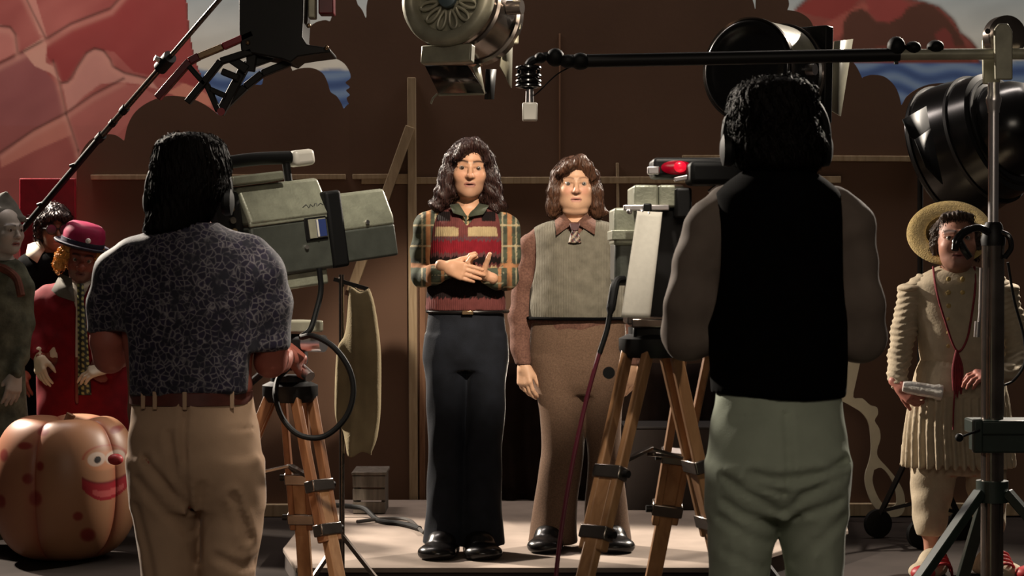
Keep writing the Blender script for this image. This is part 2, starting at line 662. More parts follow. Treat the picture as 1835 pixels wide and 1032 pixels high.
def folds(p, amp, f, seed=0, stretch=(1, 1, 1)):
    X, Y, Z = p[0] * stretch[0] * f, p[1] * stretch[1] * f, p[2] * stretch[2] * f
    s = seed * 1.37
    a = np.sin(X * 1.1 + 1.9 * np.sin(.63 * Z + s) + s) * np.sin(Z * .9 + 1.6 * np.sin(.8 * Y + .5 * X + 2 * s))
    b = np.sin(1.7 * Z + 1.4 * np.sin(1.3 * X + s) + 2.1 * Y + s)
    return amp * (.65 * a + .35 * b)


def surfnet(f, lo, hi, h):
    ax = [np.arange(lo[i], hi[i] + h, h, dtype=np.float32) for i in range(3)]
    g = (ax[0][:, None, None], ax[1][None, :, None], ax[2][None, None, :])
    V = np.broadcast_to(f(g), (len(ax[0]), len(ax[1]), len(ax[2]))).astype(np.float32).copy()
    # close the surface at the borders
    for s in ((0, slice(None), slice(None)), (-1, slice(None), slice(None)), (slice(None), 0, slice(None)),
              (slice(None), -1, slice(None)), (slice(None), slice(None), 0), (slice(None), slice(None), -1)):
        V[s] = np.maximum(V[s], 1e-4)
    ins = V < 0
    nx, ny, nz = V.shape
    c = [(i, j, k) for i in (0, 1) for j in (0, 1) for k in (0, 1)]
    cnt = np.zeros((nx - 1, ny - 1, nz - 1), np.int8)
    for (i, j, k) in c:
        cnt += ins[i:nx - 1 + i, j:ny - 1 + j, k:nz - 1 + k]
    act = (cnt > 0) & (cnt < 8)
    I, J, K = np.nonzero(act)
    n = len(I)
    acc = np.zeros((n, 3), np.float32)
    num = np.zeros(n, np.float32)
    val = {q: V[I + q[0], J + q[1], K + q[2]] for q in c}
    for a in range(8):
        for b in range(a + 1, 8):
            qa, qb = c[a], c[b]
            if sum(abs(qa[t] - qb[t]) for t in range(3)) != 1:
                continue
            va, vb = val[qa], val[qb]
            m = (va < 0) != (vb < 0)
            t = np.where(m, va / np.where(m, va - vb, 1), 0)
            for q in range(3):
                acc[:, q] += np.where(m, qa[q] + t * (qb[q] - qa[q]), 0)
            num += m
    acc /= np.maximum(num, 1)[:, None]
    P = np.stack([ax[0][0] + (I + acc[:, 0]) * h, ax[1][0] + (J + acc[:, 1]) * h, ax[2][0] + (K + acc[:, 2]) * h], 1)
    idx = np.full(cnt.shape, -1, np.int32)
    idx[I, J, K] = np.arange(n)
    quads = []
    # edges along x
    def emit(mask_a, mask_b, cells, flip):
        e = mask_a != mask_b
        ii = np.nonzero(e)
        q = np.stack([cc[ii] for cc in cells], 1)
        w = mask_a[ii]
        if flip:
            w = ~w
        q = np.where(w[:, None], q, q[:, ::-1])
        quads.append(q)
    emit(ins[:-1, 1:-1, 1:-1], ins[1:, 1:-1, 1:-1],
         (idx[:, :-1, :-1], idx[:, 1:, :-1], idx[:, 1:, 1:], idx[:, :-1, 1:]), False)
    emit(ins[1:-1, :-1, 1:-1], ins[1:-1, 1:, 1:-1],
         (idx[:-1, :, :-1], idx[1:, :, :-1], idx[1:, :, 1:], idx[:-1, :, 1:]), True)
    emit(ins[1:-1, 1:-1, :-1], ins[1:-1, 1:-1, 1:],
         (idx[:-1, :-1, :], idx[1:, :-1, :], idx[1:, 1:, :], idx[:-1, 1:, :]), False)
    Q = np.concatenate(quads)
    Q = Q[(Q >= 0).all(1)]
    return P, Q


def relax(P, Q, it=1, lam=.5):
    for _ in range(it):
        acc = np.zeros_like(P)
        num = np.zeros(len(P), np.float32)
        for a, b in ((0, 1), (1, 2), (2, 3), (3, 0)):
            np.add.at(acc, Q[:, a], P[Q[:, b]])
            np.add.at(num, Q[:, a], 1)
            np.add.at(acc, Q[:, b], P[Q[:, a]])
            np.add.at(num, Q[:, b], 1)
        P = P + lam * (acc / np.maximum(num, 1)[:, None] - P)
    return P


def blob(name, f, lo, hi, h, material, parent, colour=None, smooth_it=1):
    P, Q = surfnet(f, lo, hi, h)
    if smooth_it:
        P = relax(P, Q, smooth_it)
    me = np_mesh(name, P, Q)
    if colour is not None:
        paint_attr(me, colour(P) if callable(colour) else colour)
    return link_mesh(name, me, material, parent)


def join_meshes(parts):
    """[(P, Q, colours)] -> one mesh's arrays"""
    Ps, Qs, Cs, n = [], [], [], 0
    for P, Q, C in parts:
        Ps.append(P)
        Qs.append(Q + n)
        Cs.append(np.broadcast_to(np.asarray(C, np.float32), (len(P), 3)))
        n += len(P)
    return np.concatenate(Ps), np.concatenate(Qs), np.concatenate(Cs)


# ---------------------------------------------------------------- people tools
SK = {'pale': (.56, .34, .22), 'warm': (.52, .29, .18), 'ruddy': (.42, .20, .14), 'white': (.50, .44, .38), 'dark': (.22, .09, .055),
      'red': (.34, .10, .07)}


class Fig:
    def __init__(self, px, Y, zf, label, group=None):
        p = at(px, 500, Y)
        self.px, self.Y, self.zf = px, Y, zf
        self.root = thing('person', (p.x, Y, zf), label, 'person', group)
        self.o = Vector((p.x, Y, zf))
        self.s = pxm(Y)

    def L(self, px, py, dy=0.0):
        return at(px, py, self.Y + dy) - self.o

    def rows(self, tab):
        """(py, x_left, x_right, half_depth, y_offset) in photograph pixels / metres -> loft rows"""
        out = []
        for (py, xl, xr, b, cy) in tab:
            c = self.L((xl + xr) / 2, py, cy)
            out.append((c.z, c.x, cy, (xr - xl) / 2 / pxm(self.Y + cy), b))
        return out

    def pix(self, P):
        """local points -> photograph pixels"""
        Y = P[:, 1] + self.Y
        x = P[:, 0] + self.o.x
        z = P[:, 2] + self.o.z - CAMZ
        c, s = math.cos(TILT), math.sin(TILT)
        dep = Y * c - z * s
        up = Y * s + z * c
        return 917.5 + F * x / dep, 516 - F * up / dep


def bounds(pts, r):
    a = np.array([list(p) for p in pts])
    return a.min(0) - r, a.max(0) + r


def rot_local(p, c, rot, s):
    X, Y, Z = (p[0] - c[0]) / s, (p[1] - c[1]) / s, (p[2] - c[2]) / s
    m = np.array(rot.transposed(), dtype=np.float32)
    return (m[0, 0] * X + m[0, 1] * Y + m[0, 2] * Z, m[1, 0] * X + m[1, 1] * Y + m[1, 2] * Z, m[2, 0] * X + m[2, 1] * Y + m[2, 2] * Z)


def head_f(q, jaw=1.0, chin=0.0, nose=1.0, fat=0.0, mouth=0.0, ears=True):
    """a head that looks along -y; origin between the eyes' height and the ears; chin at -.118, crown at +.115"""
    d = ell(q, (0, .018, .033), (.076, .096, .084))
    d = smin(d, ell(q, (0, -.022, -.03), (.064 * jaw, .070, .088)), .03)
    d = smin(d, ell(q, (0, -.040, -.078 - chin), (.046 * jaw, .043, .036)), .03)
    d = smin(d, ell(q, (0, -.066, -.097 - chin), (.022 * jaw, .018, .017)), .02)
    for s in (-1, 1):
        d = smin(d, ell(q, (s * .037, -.058, -.028), (.026, .026, .024)), .025)       # cheeks
        d = smin(d, rcone(q, (s * .012, -.088, .021), (s * .047, -.070, .019), .0085, .007), .014)   # brows
        d = smax(d, -ell(q, (s * .0325, -.103, .0015), (.0185, .019, .0115)), .008)   # sockets
        d = smin(d, rcone(q, (s * .018, -.084, -.0085), (s * .048, -.071, -.0075), .0052, .0045), .006)  # lower lids
        d = smin(d, rcone(q, (s * .016, -.0870, .0082), (s * .049, -.0715, .0068), .0056, .0050), .005)  # upper lids
        d = smin(d, ell(q, (s * .0115, -.094, -.036), (.0085, .010, .0075)), .007)    # nostrils
        if ears:
            d = smin(d, ell(q, (s * .079, .012, -.012), (.010, .020, .032)), .008)        # ears
    d = smin(d, chain(q, [(0, -.084, .016), (0, -.098 * 1.0, -.012), (0, -.107 - .006 * (nose - 1), -.031)], [.0075, .0085, .0125 * nose], .006), .010)
    d = smin(d, rcone(q, (-.017, -.0815, -.0610), (.017, -.0815, -.0610), .0062, .0062), .006)
    d = smin(d, ell(q, (0, -.088, -.0610), (.012, .008, .0055)), .006)
    d = smin(d, rcone(q, (-.014, -.081, -.0745), (.014, -.081, -.0745), .0068, .0068), .006)
    d = smax(d, -ell(q, (0, -.098, -.0676), (.021, .018, .0016 + mouth)), .003)
    if fat:
        d = smin(d, ell(q, (0, -.018, -.074), (.063 + fat * .3, .058, .042)), .025)
        d = smin(d, ell(q, (0, -.030, -.114), (.040 + fat, .044, .024)), .012)
    d = smin(d, rcone(q, (0, .018, -.06), (0, .030, -.20), .051 + fat * .2, .056 + fat * .5), .02)
    return d


def head_paint(q, skin, brow=(.06, .03, .02), lip=(.36, .13, .10), beard=0.0, cheeks=0.0, brow_w=1.0, lift=0.0, lips=1.0):
    x, y, z = q
    C = np.tile(np.array(skin, np.float32), (len(x), 1))
    def put(m, c):
        m = np.clip(m, 0, 1)[:, None]
        C[:] = C * (1 - m) + np.array(c, np.float32) * m
    front = y < -.045
    ax = np.abs(x)
    if cheeks:
        put(cheeks * np.exp(-(((ax - .036) / .022) ** 2 + ((z + .03) / .022) ** 2)) * front, (.50, .16, .12))
        put(cheeks * np.exp(-((x / .014) ** 2 + ((z + .032) / .014) ** 2)) * front, (.46, .17, .12))
    if beard:
        put(beard * (z < -.045) * (y < .02) * np.clip((-.045 - z) / .012, 0, 1), (.16, .09, .07))
    put(np.exp(-(((ax - .0325) / .024) ** 2 + ((z - .0) / .013) ** 2)) * .45 * front, (skin[0] * .45, skin[1] * .36, skin[2] * .33))  # shading of the eye sockets painted into the skin
    zb = .0235 + lift + .006 * np.sin(np.clip((ax - .010) / .042, 0, 1) * 2.6)
    put(np.exp(-((z - zb) / (.0048 * brow_w)) ** 2) * (ax > .009) * (ax < .052) * front * .95, brow)
    # lips
    lipm = np.exp(-(((z + .0675) / .0105) ** 4)) * (ax < .024 - .55 * np.abs(z + .0675)) * (y < -.07)
    put(lipm * .9 * lips, lip)
    put(np.exp(-((z + .0676) / .0020) ** 2) * (ax < .025) * (y < -.06) * .9, (.06, .018, .015))
    put(np.exp(-(((ax - .0095) / .004) ** 2 + ((z + .042) / .003) ** 2)) * (y < -.085) * .8, (.10, .04, .03))
    return C


def make_eyes(fig, c, rot, s, iris=(.05, .03, .02), white=(.34, .28, .24), look=(0, 0)):
    for sx in (-1, 1):
        b = MB()
        b.sph((0, 0, 0), .0128 * s, 24, Matrix.Rotation(PI / 2, 3, 'X'))
        o = b.build('eye', M['eye'], fig.root)
        P = np.array([v.co[:] for v in o.data.vertices])
        d = P / np.linalg.norm(P, axis=1)[:, None]
        ax = np.array(rot @ Vector((look[0], -1, look[1])).normalized())
        cs = d @ ax
        C = np.tile(np.array(white), (len(P), 1))
        C[cs > .80] = iris
        C[cs > .965] = (.004, .003, .003)
        paint_attr(o.data, C)
        o.location = Vector(c) + (rot @ Vector((sx * .0325, -.0765, .0005))) * s


def headmesh(c, rot, s, skin, paint={}, h=.0032, zlow=-.17, **kw):
    """fine head surface in figure space -> arrays"""
    f = lambda p: head_f(rot_local(p, c, rot, s), **kw) * s
    lo = (c[0] - .115 * s, c[1] - .135 * s, c[2] + zlow * s)
    hi = (c[0] + .115 * s, c[1] + .135 * s, c[2] + .125 * s)
    P, Q = surfnet(f, lo, hi, h)
    m = np.array(rot.transposed())
    q = ((P - np.array(c)) / s) @ m.T
    return P, Q, head_paint((q[:, 0], q[:, 1], q[:, 2]), skin, **paint)


def hand_f(p, wrist, d, palm_n, side, curls, s=1.0, thumb=(.6, .5), spread=1.0, thumb_curl=.4, tdir=None):
    """hand along d, back of the hand along -palm_n; side=+1 puts the thumb on +(d x palm_n)"""
    d = Vector(d).normalized()
    n = Vector(palm_n)
    n = (n - d * n.dot(d)).normalized()
    w = d.cross(n).normalized() * side
    W = Vector(wrist)
    pt = lambda a, b, c: W + (d * a + w * b + n * c) * s
    # palm
    D = rcone(p, pt(-.03, 0, 0), pt(.02, .0, 0), .024 * s, .025 * s)
    for b in (-.028, -.010, .010, .028):
        D = smin(D, rcone(p, pt(.015, b * .6, 0), pt(.085 - .25 * abs(b - .005), b, -.003), .017 * s, .0135 * s), .012 * s)
    D = smin(D, rcone(p, pt(.02, .016, .006), pt(.05, .030, .010), .017 * s, .014 * s), .012 * s)
    base = [(.088, .030), (.092, .0105), (.088, -.0105), (.080, -.029)]
    seg = [(.042, .026, .020), (.046, .029, .022), (.042, .027, .021), (.034, .021, .018)]
    for i in range(4):
        a, b = base[i]
        q0 = pt(a - .012, b, -.003)
        ang = 0.0
        pts, rs = [q0], [.0105 * s]
        sp = (b * 2.2) * spread
        for j in range(3):
            ang += curls[i] * (1.0, 1.15, .75)[j]
            dd = d * math.cos(ang) + n * math.sin(ang) + w * (sp * math.cos(ang) * .6)
            q0 = q0 + dd.normalized() * seg[i][j] * s
            pts.append(q0)
            rs.append((.0098, .0088, .0074)[j] * s)
        D = smin(D, chain(p, pts, rs, .002), .004 * s)
    # thumb
    q0 = pt(.022, .022, .008)
    t1 = (d * math.cos(thumb[0]) + w * math.sin(thumb[0]) + n * thumb[1]).normalized()
    if tdir is not None:
        t1 = Vector(tdir).normalized()
    q1 = q0 + t1 * .040 * s
    t2 = (t1 + d * thumb_curl * .5 - w * thumb_curl * .3 + n * thumb_curl * .1).normalized()
    q2 = q1 + t2 * .032 * s
    q3 = q2 + (t2 + d * thumb_curl * .25).normalized() * .024 * s
    D = smin(D, chain(p, [q0, q1, q2, q3], [.016 * s, .0125 * s, .0108 * s, .0085 * s], .003), .008 * s)
    return D


def handmesh(wrist, d, palm_n, side, curls, skin, s=1.0, h=.0030, **kw):
    f = lambda p: hand_f(p, wrist, d, palm_n, side, curls, s, **kw)
    c = Vector(wrist) + Vector(d).normalized() * .06 * s
    r = .135 * s
    P, Q = surfnet(f, (c.x - r, c.y - r, c.z - r), (c.x + r, c.y + r, c.z + r), h)
    return P, Q, skin


def body_obj(fig, parts, name='body'):
    P, Q, C = join_meshes(parts)
    me = np_mesh(name, P, Q)
    paint_attr(me, C)
    return link_mesh(name, me, M['skin'], fig.root)


def strands(q, amp=.003, k=44, w=1.0):
    th = np.arctan2(q[0], q[1] + .02)
    return amp * np.sin(k * th + 5 * w * np.sin(q[2] * 26) + 3 * np.sin(q[2] * 61)) + .5 * amp * np.sin(2.3 * k * th + 9 * np.sin(q[2] * 37 + 1))


def shoe(fig, x0, x1, py, dy, length=.28, facing=-1, material=None, h=.07, toe_out=0.0, name='shoe'):
    """shoe on the ground below the trouser hem"""
    c = fig.L((x0 + x1) / 2, py, dy)
    w = (x1 - x0) / 2 / fig.s
    f = facing
    rz = Matrix.Rotation(toe_out, 3, 'Z')

    def fn(p):
        q = rot_local(p, (c.x, dy, 0), rz, 1.0)
        q = (q[0], q[1] * f, q[2])
        d = ell(q, (0, -.02, .032), (w * .86, length * .32, .05))
        d = smin(d, ell(q, (0, length * .27, .028), (w, length * .26, .042)), .04)
        d = smin(d, ell(q, (0, -length * .02, .075), (w * .72, .07, .045)), .03)
        return np.maximum(d, .004 - q[2])
    return blob(name, fn, (c.x - .17, dy - .27, -.01), (c.x + .17, dy + .27, .13), .008, material or M['shoe_black'], fig.root)


def creases(p, fig, lines):
    """cloth creases drawn on the side that faces the camera: (pixel polyline, amplitude, width)"""
    tot = 0.0
    X, Z = p[0], p[2]
    for pl, amp, wid in lines:
        pts = [fig.L(x, y) for x, y in pl]
        d2 = None
        for a, b in zip(pts[:-1], pts[1:]):
            bx, bz = b.x - a.x, b.z - a.z
            t = np.clip(((X - a.x) * bx + (Z - a.z) * bz) / (bx * bx + bz * bz + 1e-9), 0, 1)
            e = (X - a.x - t * bx) ** 2 + (Z - a.z - t * bz) ** 2
            d2 = e if d2 is None else np.minimum(d2, e)
        g = np.sqrt(d2) / wid
        tot = tot + amp * (np.exp(-g ** 2) - .55 * np.exp(-((g - 1.7) / .8) ** 2))
    return np.where(p[1] < 0, tot, 0)


def hair_blob(f, lo, hi, h, material, parent, n=2200, length=.10, width=.0019, seed=1, lift=.004, wave=.0, part=0.0, name='hair'):
    """a head of hair: a sculpted mass with combed strands lying along it, one mesh"""
    P, Q = surfnet(f, lo, hi, h)
    P = relax(P, Q, 1)
    rng = np.random.default_rng(seed)
    idx = rng.integers(0, len(P), n)
    pos = P[idx].astype(np.float64)
    m = 9
    L_ = length * (.6 + .8 * rng.random(n))
    ph = rng.random(n) * 6.28
    off = .0004 + lift * rng.random(n) ** 2
    rings = []
    e = .003

    def val(q):
        return np.asarray(f((q[:, 0], q[:, 1], q[:, 2])), dtype=np.float64)
    for k in range(m):
        v0 = val(pos)
        g = np.stack([val(pos + np.array([e, 0, 0])) - v0, val(pos + np.array([0, e, 0])) - v0, val(pos + np.array([0, 0, e])) - v0], 1)
        g /= np.linalg.norm(g, axis=1)[:, None] + 1e-9
        pos = pos - g * (v0 - off * (.3 + k / m))[:, None].clip(-.01, .01)
        fl = np.zeros_like(pos)
        fl[:, 2] = -1
        fl[:, 0] = part * np.sign(pos[:, 0] - (lo[0] + hi[0]) / 2) + wave * np.sin(ph + k * 1.1)
        fl[:, 1] = wave * np.cos(ph * 1.7 + k)
        t = fl - g * (fl * g).sum(1)[:, None]
        t /= np.linalg.norm(t, axis=1)[:, None] + 1e-6
        sd = np.cross(g, t)
        w = width * (1 - (k / (m - 1)) ** 2 * .85)
        rings.append((pos + sd * w, pos - sd * w))
        pos = pos + t * (L_ / m)[:, None]
    SV = np.stack([np.stack(r, 1) for r in rings], 1)          # n, m, 2, 3
    base = (np.arange(n) * m * 2)[:, None] + (np.arange(m - 1) * 2)[None]
    SQ = np.stack([base, base + 1, base + 3, base + 2], -1).reshape(-1, 4)
    V = np.concatenate([P, SV.reshape(-1, 3)])
    Fq = np.concatenate([Q, SQ + len(P)])
    me = np_mesh(name, V, Fq)
    return link_mesh(name, me, material, parent)


# ================================================================= the setting
b = MB()
b.box((0, 6.5, -.05), (14, 19, .1))
tag(b.build('floor', M['floor']), kind='structure')
b = MB()
b.box((0, 14.6, 3.5), (16, .12, 7.2))
tag(b.build('wall_back', M['wall']), kind='structure')

# low stage the two men stand on: a painted top over a dark edge
YF = 8.52
xl = at(530, 1021, YF).x
xr = at(1300, 1021, YF).x
xr2 = at(1520, 955, 9.7).x
xr3 = at(1900, 905, 10.5).x
stage = thing('stage_platform', (0, 9.6, 0), 'low pale painted stage platform the two men stand on', 'platform')
out = [(xl, YF), (xr, YF), (xr2, 9.7), (xr2 + .15, 10.92), (xl - .12, 10.92), (xl - .12, 9.1)]
b = MB()
b.prism([(x, y - 9.6) for x, y in out], (0, 0, .078), (1, 0, 0), (0, 1, 0), .022)
b.build('stage_top', M['stage'], stage, bevel=.004)
b = MB()
ins_ = [(x * .995, y + .03 if y < 10 else y - .01) for x, y in out]
b.prism([(x, y - 9.6) for x, y in ins_], (0, 0, .0), (1, 0, 0), (0, 1, 0), .078)
b.build('stage_frame', M['stage_front'], stage)

# ----------------------------------------------------------------- brown hardboard scenery flats, cut out like clouds
YW = 11.0


def px_outline(pts, Y):
    return [(at(x, y, Y).x, at(x, y, Y).z) for x, y in pts]


def smooth_px(pts, n=4):
    q = spline([(x, y, 0) for x, y in pts], n)
    return [(v.x, v.y) for v in q]


cl = []
cl += smooth_px([(136, 470), (135, 400), (137, 330), (138, 300), (146, 272), (163, 250), (186, 241), (207, 242), (222, 252)])
cl += smooth_px([(223, 250), (229, 224), (243, 200), (268, 182), (300, 172), (338, 175), (368, 188), (392, 206)])
cl += smooth_px([(394, 204), (400, 188), (412, 169), (432, 156), (452, 152), (468, 152)])
cl += smooth_px([(470, 150), (474, 133), (486, 120), (504, 112), (518, 116), (524, 127)])
cl += smooth_px([(526, 126), (540, 122), (560, 122), (578, 131), (587, 148), (592, 164), (603, 172), (611, 184), (615, 194)])
cl += smooth_px([(617, 194), (622, 188), (626, 186)], 2)
left_out = cl + [(626, 930), (136, 930)]
rt = []
rt += smooth_px([(626, 188), (621, 176), (627, 170), (620, 162), (627, 156), (619, 148), (628, 140), (626, 128), (617, 114), (602, 105), (585, 104), (566, 97), (553, 86), (548, 70), (552, 52), (566, 40), (582, 36), (590, 38)], 3)
rt += smooth_px([(592, 37), (597, 20), (596, 4), (600, -12), (612, -22), (626, -18), (637, -4)])
rt += smooth_px([(641, 8), (649, 18), (656, 32), (657, 10), (664, -12), (690, -40), (760, -70), (860, -80)])
rt += smooth_px([(861, -80), (980, -95), (1100, -85), (1220, -75), (1300, -50), (1340, -20), (1350, 4), (1353, 16)])
rt += smooth_px([(1354, 15), (1356, -6), (1370, -22), (1392, -24), (1408, -12), (1414, 6), (1411, 18)])
rt += smooth_px([(1413, 18), (1432, 22), (1450, 34), (1459, 52), (1461, 74), (1470, 90)])
rt += smooth_px([(1472, 88), (1496, 92), (1518, 102), (1534, 118), (1545, 140)])
rt += smooth_px([(1547, 138), (1562, 134), (1584, 137), (1602, 152), (1611, 170), (1615, 188)])
rt += smooth_px([(1617, 187), (1626, 172), (1646, 158), (1672, 150), (1706, 150), (1730, 162), (1742, 180)])
rt += smooth_px([(1744, 178), (1765, 160), (1800, 152), (1840, 160), (1880, 190), (1930, 240)])
right_out = rt + [(1990, 300), (1990, 930), (626, 930)]


def flat(name, out, label):
    base = at(sum(p[0] for p in out) / len(out), 925, YW)
    root = thing(name, (base.x, YW, 0), label, 'scenery flat')
    pts = [(x - base.x, max(z, 0)) for x, z in px_outline(out, YW)]
    m = MB()
    m.prism(pts, (0, .012, 0), (1, 0, 0), (0, 0, 1), .012)
    m.build('panel', M['ply'], root, smooth=0)
    return root


flatL = flat('scenery_flat', left_out, 'brown hardboard scenery flat with cloud-shaped top, behind the cameraman in the floral shirt')
flatR = flat('scenery_flat', right_out, 'tall brown hardboard scenery flat with cloud-shaped top, behind the two standing men')


def batten(parent, a, b_, w, th=.028, m='batten', y=None):
    """a batten nailed to the flat, from pixel a to pixel b_, w pixels wide"""
    y = YW if y is None else y
    p, q = at(*a, y), at(*b_, y)
    y0 = y - th / 2 - .0005
    p.y = q.y = y0
    k = MB()
    k.bar(p, q, w / pxm(YW), th, up=(0, 1, 0))
    return k.build('batten', M[m], parent, bevel=.003, world=True)


batten(flatL, (164, 318), (620, 317), 9)
batten(flatR, (632, 317), (736, 316), 9)
batten(flatR, (648, 324), (1506, 322), 12, th=.022)
batten(flatR, (1222, 283), (1300, 283), 9)
batten(flatR, (1300, 283), (1645, 285), 10)
batten(flatR, (738, 140), (742, 915), 15, th=.045, m='batten')
batten(flatR, (757, 500), (757, 912), 10, th=.03, m='batten_dark')
batten(flatR, (736, 228), (630, 522), 17, th=.06, m='batten')
batten(flatR, (1106, 292), (1112, 700), 5, th=.02, m='batten')
batten(flatR, (640, 913), (1980, 911), 22, th=.05)
batten(flatL, (140, 913), (624, 913), 22, th=.05)
batten(flatR, (1003, 60), (1003, 300), 2.5, th=.004, m='batten_dark')


# ----------------------------------------------------------------- painted cloth: pink rock wall, sky, sea and red headland
def seg_dist(x, y, pl):
    d = np.full(x.shape, 1e9)
    for (x0, y0), (x1, y1) in zip(pl[:-1], pl[1:]):
        bx, by = x1 - x0, y1 - y0
        t = np.clip(((x - x0) * bx + (y - y0) * by) / (bx * bx + by * by + 1e-9), 0, 1)
        d = np.minimum(d, np.hypot(x - x0 - t * bx, y - y0 - t * by))
    return d


def inside(x, y, poly):
    r = np.zeros(x.shape, bool)
    n = len(poly)
    for i in range(n):
        x0, y0 = poly[i]
        x1, y1 = poly[(i + 1) % n]
        c = ((y0 > y) != (y1 > y)) & (x < (x1 - x0) * (y - y0) / (y1 - y0 + 1e-9) + x0)
        r ^= c
    return r


def nz(x, y, s):
    return (np.sin(x * .031 + s + 1.4 * np.sin(y * .027 + s)) + np.sin(y * .043 + 2 * s + 1.2 * np.sin(x * .019 - s)) + .6 * np.sin((x + y) * .09 + 3 * s + np.sin(y * .07))) / 2.6


def lin(c):
    c = np.asarray(c, float) / 255
    return np.where(c <= .04045, c / 12.92, ((c + .055) / 1.055) ** 2.4)


def painting(name, x0, x1, y0, y1, step, Y, fn, label, keep=None, cat='backdrop', th=.006):
    nx, ny = int((x1 - x0) / step), int((y1 - y0) / step)
    gx, gy = np.meshgrid(np.linspace(x0, x1, nx + 1), np.linspace(y0, y1, ny + 1), indexing='ij')
    a, c = at(x0, y0, Y), at(x1, y1, Y)
    px, pz = np.linspace(a.x, c.x, nx + 1), np.linspace(a.z, c.z, ny + 1)
    GX, GZ = np.meshgrid(px, pz, indexing='ij')
    base = Vector(((a.x + c.x) / 2, Y, 0))
    V = np.stack([GX - base.x, np.zeros_like(GX), GZ], -1).reshape(-1, 3)
    i, j = np.meshgrid(np.arange(nx), np.arange(ny), indexing='ij')
    k = (i * (ny + 1) + j).ravel()
    Q = np.stack([k, k + 1, k + ny + 2, k + ny + 1], 1)
    if keep is not None:
        cx, cy = (gx[:-1, :-1] + step / 2).ravel(), (gy[:-1, :-1] + step / 2).ravel()
        Q = Q[keep(cx, cy)]
    used = np.unique(Q)
    remap = np.full(len(V), -1)
    remap[used] = np.arange(len(used))
    me = np_mesh(name, V[used], remap[Q], smooth=False)
    ux_, uy_ = gx.ravel()[used], gy.ravel()[used]
    acc = 0
    for jx, jy in ((-.375, -.125), (.125, -.375), (.375, .125), (-.125, .375), (0, 0)):
        acc = acc + fn(ux_ + jx * step, uy_ + jy * step)
    paint_attr(me, acc / 5)
    o = link_mesh(name, me, M['painted'])
    o.location = base
    md = o.modifiers.new('thickness', 'SOLIDIFY')
    md.thickness = th
    tag(o, label, cat)
    return o


ROCK_EDGE = [(322, -160), (336, 0), (341, 60), (352, 110), (372, 160), (392, 210), (405, 300), (405, 940), (-160, 940), (-160, -160)]


def rock_paint(x, y):
    u = .5 + .5 * nz(x, y, .7)
    C = lin((196, 118, 110))[None] * (1 - u[:, None]) + lin((166, 90, 86))[None] * u[:, None]
    def put(m, c):
        m = np.clip(m, 0, 1)[:, None]
        C[:] = C * (1 - m) + lin(c) * m
    # deep red of the big upper blocks, duller mauve of the lower ones
    put(.75 * inside(x, y, [(48, 88), (190, 20), (250, -40), (330, -80), (340, 60), (372, 160), (300, 140), (240, 128), (205, 92), (180, 88), (150, 110), (130, 140), (108, 146), (85, 100)]), (158, 66, 66))
    put(.55 * inside(x, y, [(-10, 120), (45, 92), (75, 118), (100, 150), (116, 200), (0, 272)]), (152, 102, 104))
    put(.5 * (y > 225), (164, 98, 92))
    put(.4 * (y > 320), (150, 84, 80))
    # pale scalloped splashes of paint
    for poly, c, a in (([(40, 90), (78, 66), (84, 80), (82, 112), (98, 120), (110, 146), (90, 130), (62, 118)], (226, 172, 154), .95),
                       ([(112, 150), (132, 142), (140, 118), (158, 92), (178, 86), (194, 98), (200, 116), (222, 128), (246, 134), (270, 142), (286, 160), (250, 150), (215, 146), (180, 150), (150, 172), (122, 200)], (218, 158, 146), .92),
                       ([(118, 200), (150, 176), (200, 152), (250, 152), (290, 176), (250, 205), (200, 250), (150, 300), (136, 262)], (194, 122, 114), .6),
                       ([(0, 280), (60, 232), (118, 206), (130, 240), (60, 270), (0, 300)], (212, 142, 126), .85),
                       ([(-10, 40), (18, 48), (26, 62), (30, 92), (10, 104), (-10, 110)], (212, 140, 130), .85),
                       ([(300, 165), (330, 148), (350, 156), (380, 172), (380, 190), (340, 180)], (222, 150, 128), .85),
                       ([(46, -10), (62, -10), (80, 50), (84, 66), (70, 60)], (224, 160, 146), .8)):
        put(a * inside(x, y, poly), c)
    for pl, w in (([(-20, 122), (45, 90), (85, 68), (128, 42), (200, 14), (240, -30)], 1.8),
                  ([(108, 148), (122, 146), (130, 136), (140, 118), (156, 94), (170, 86), (186, 90), (198, 106), (202, 118), (224, 130), (250, 136), (272, 142)], 1.6),
                  ([(95, 108), (106, 146), (118, 200)], 1.6), ([(-20, 285), (0, 272), (60, 232), (118, 202), (168, 168), (222, 140)], 1.6),
                  ([(118, 202), (128, 232), (140, 268)], 1.5), ([(0, 46), (18, 48), (27, 60), (31, 92)], 1.6),
                  ([(44, -10), (60, 24), (74, 52), (82, 68)], 1.4), ([(140, 268), (146, 320), (150, 420)], 1.4), ([(-20, 420), (60, 392), (150, 372)], 1.4)):
        put(.85 * np.exp(-(seg_dist(x, y, pl) / (w * 1.35)) ** 2), (62, 36, 34))
        put(.5 * np.exp(-(seg_dist(x, y, [(a, b + 8) for a, b in pl]) / 5.5) ** 2), (224, 164, 148))
    put(.6 * np.exp(-(seg_dist(x, y, ROCK_EDGE[:7]) / 2.5) ** 2), (96, 66, 60))
    return C


painting('rock_cutout', -120, 408, -110, 885, 2.6, 12.0, rock_paint, 'painted pink rock wall with dark joints on the scenery behind the left flat',
         keep=lambda x, y: inside(x, y, ROCK_EDGE))


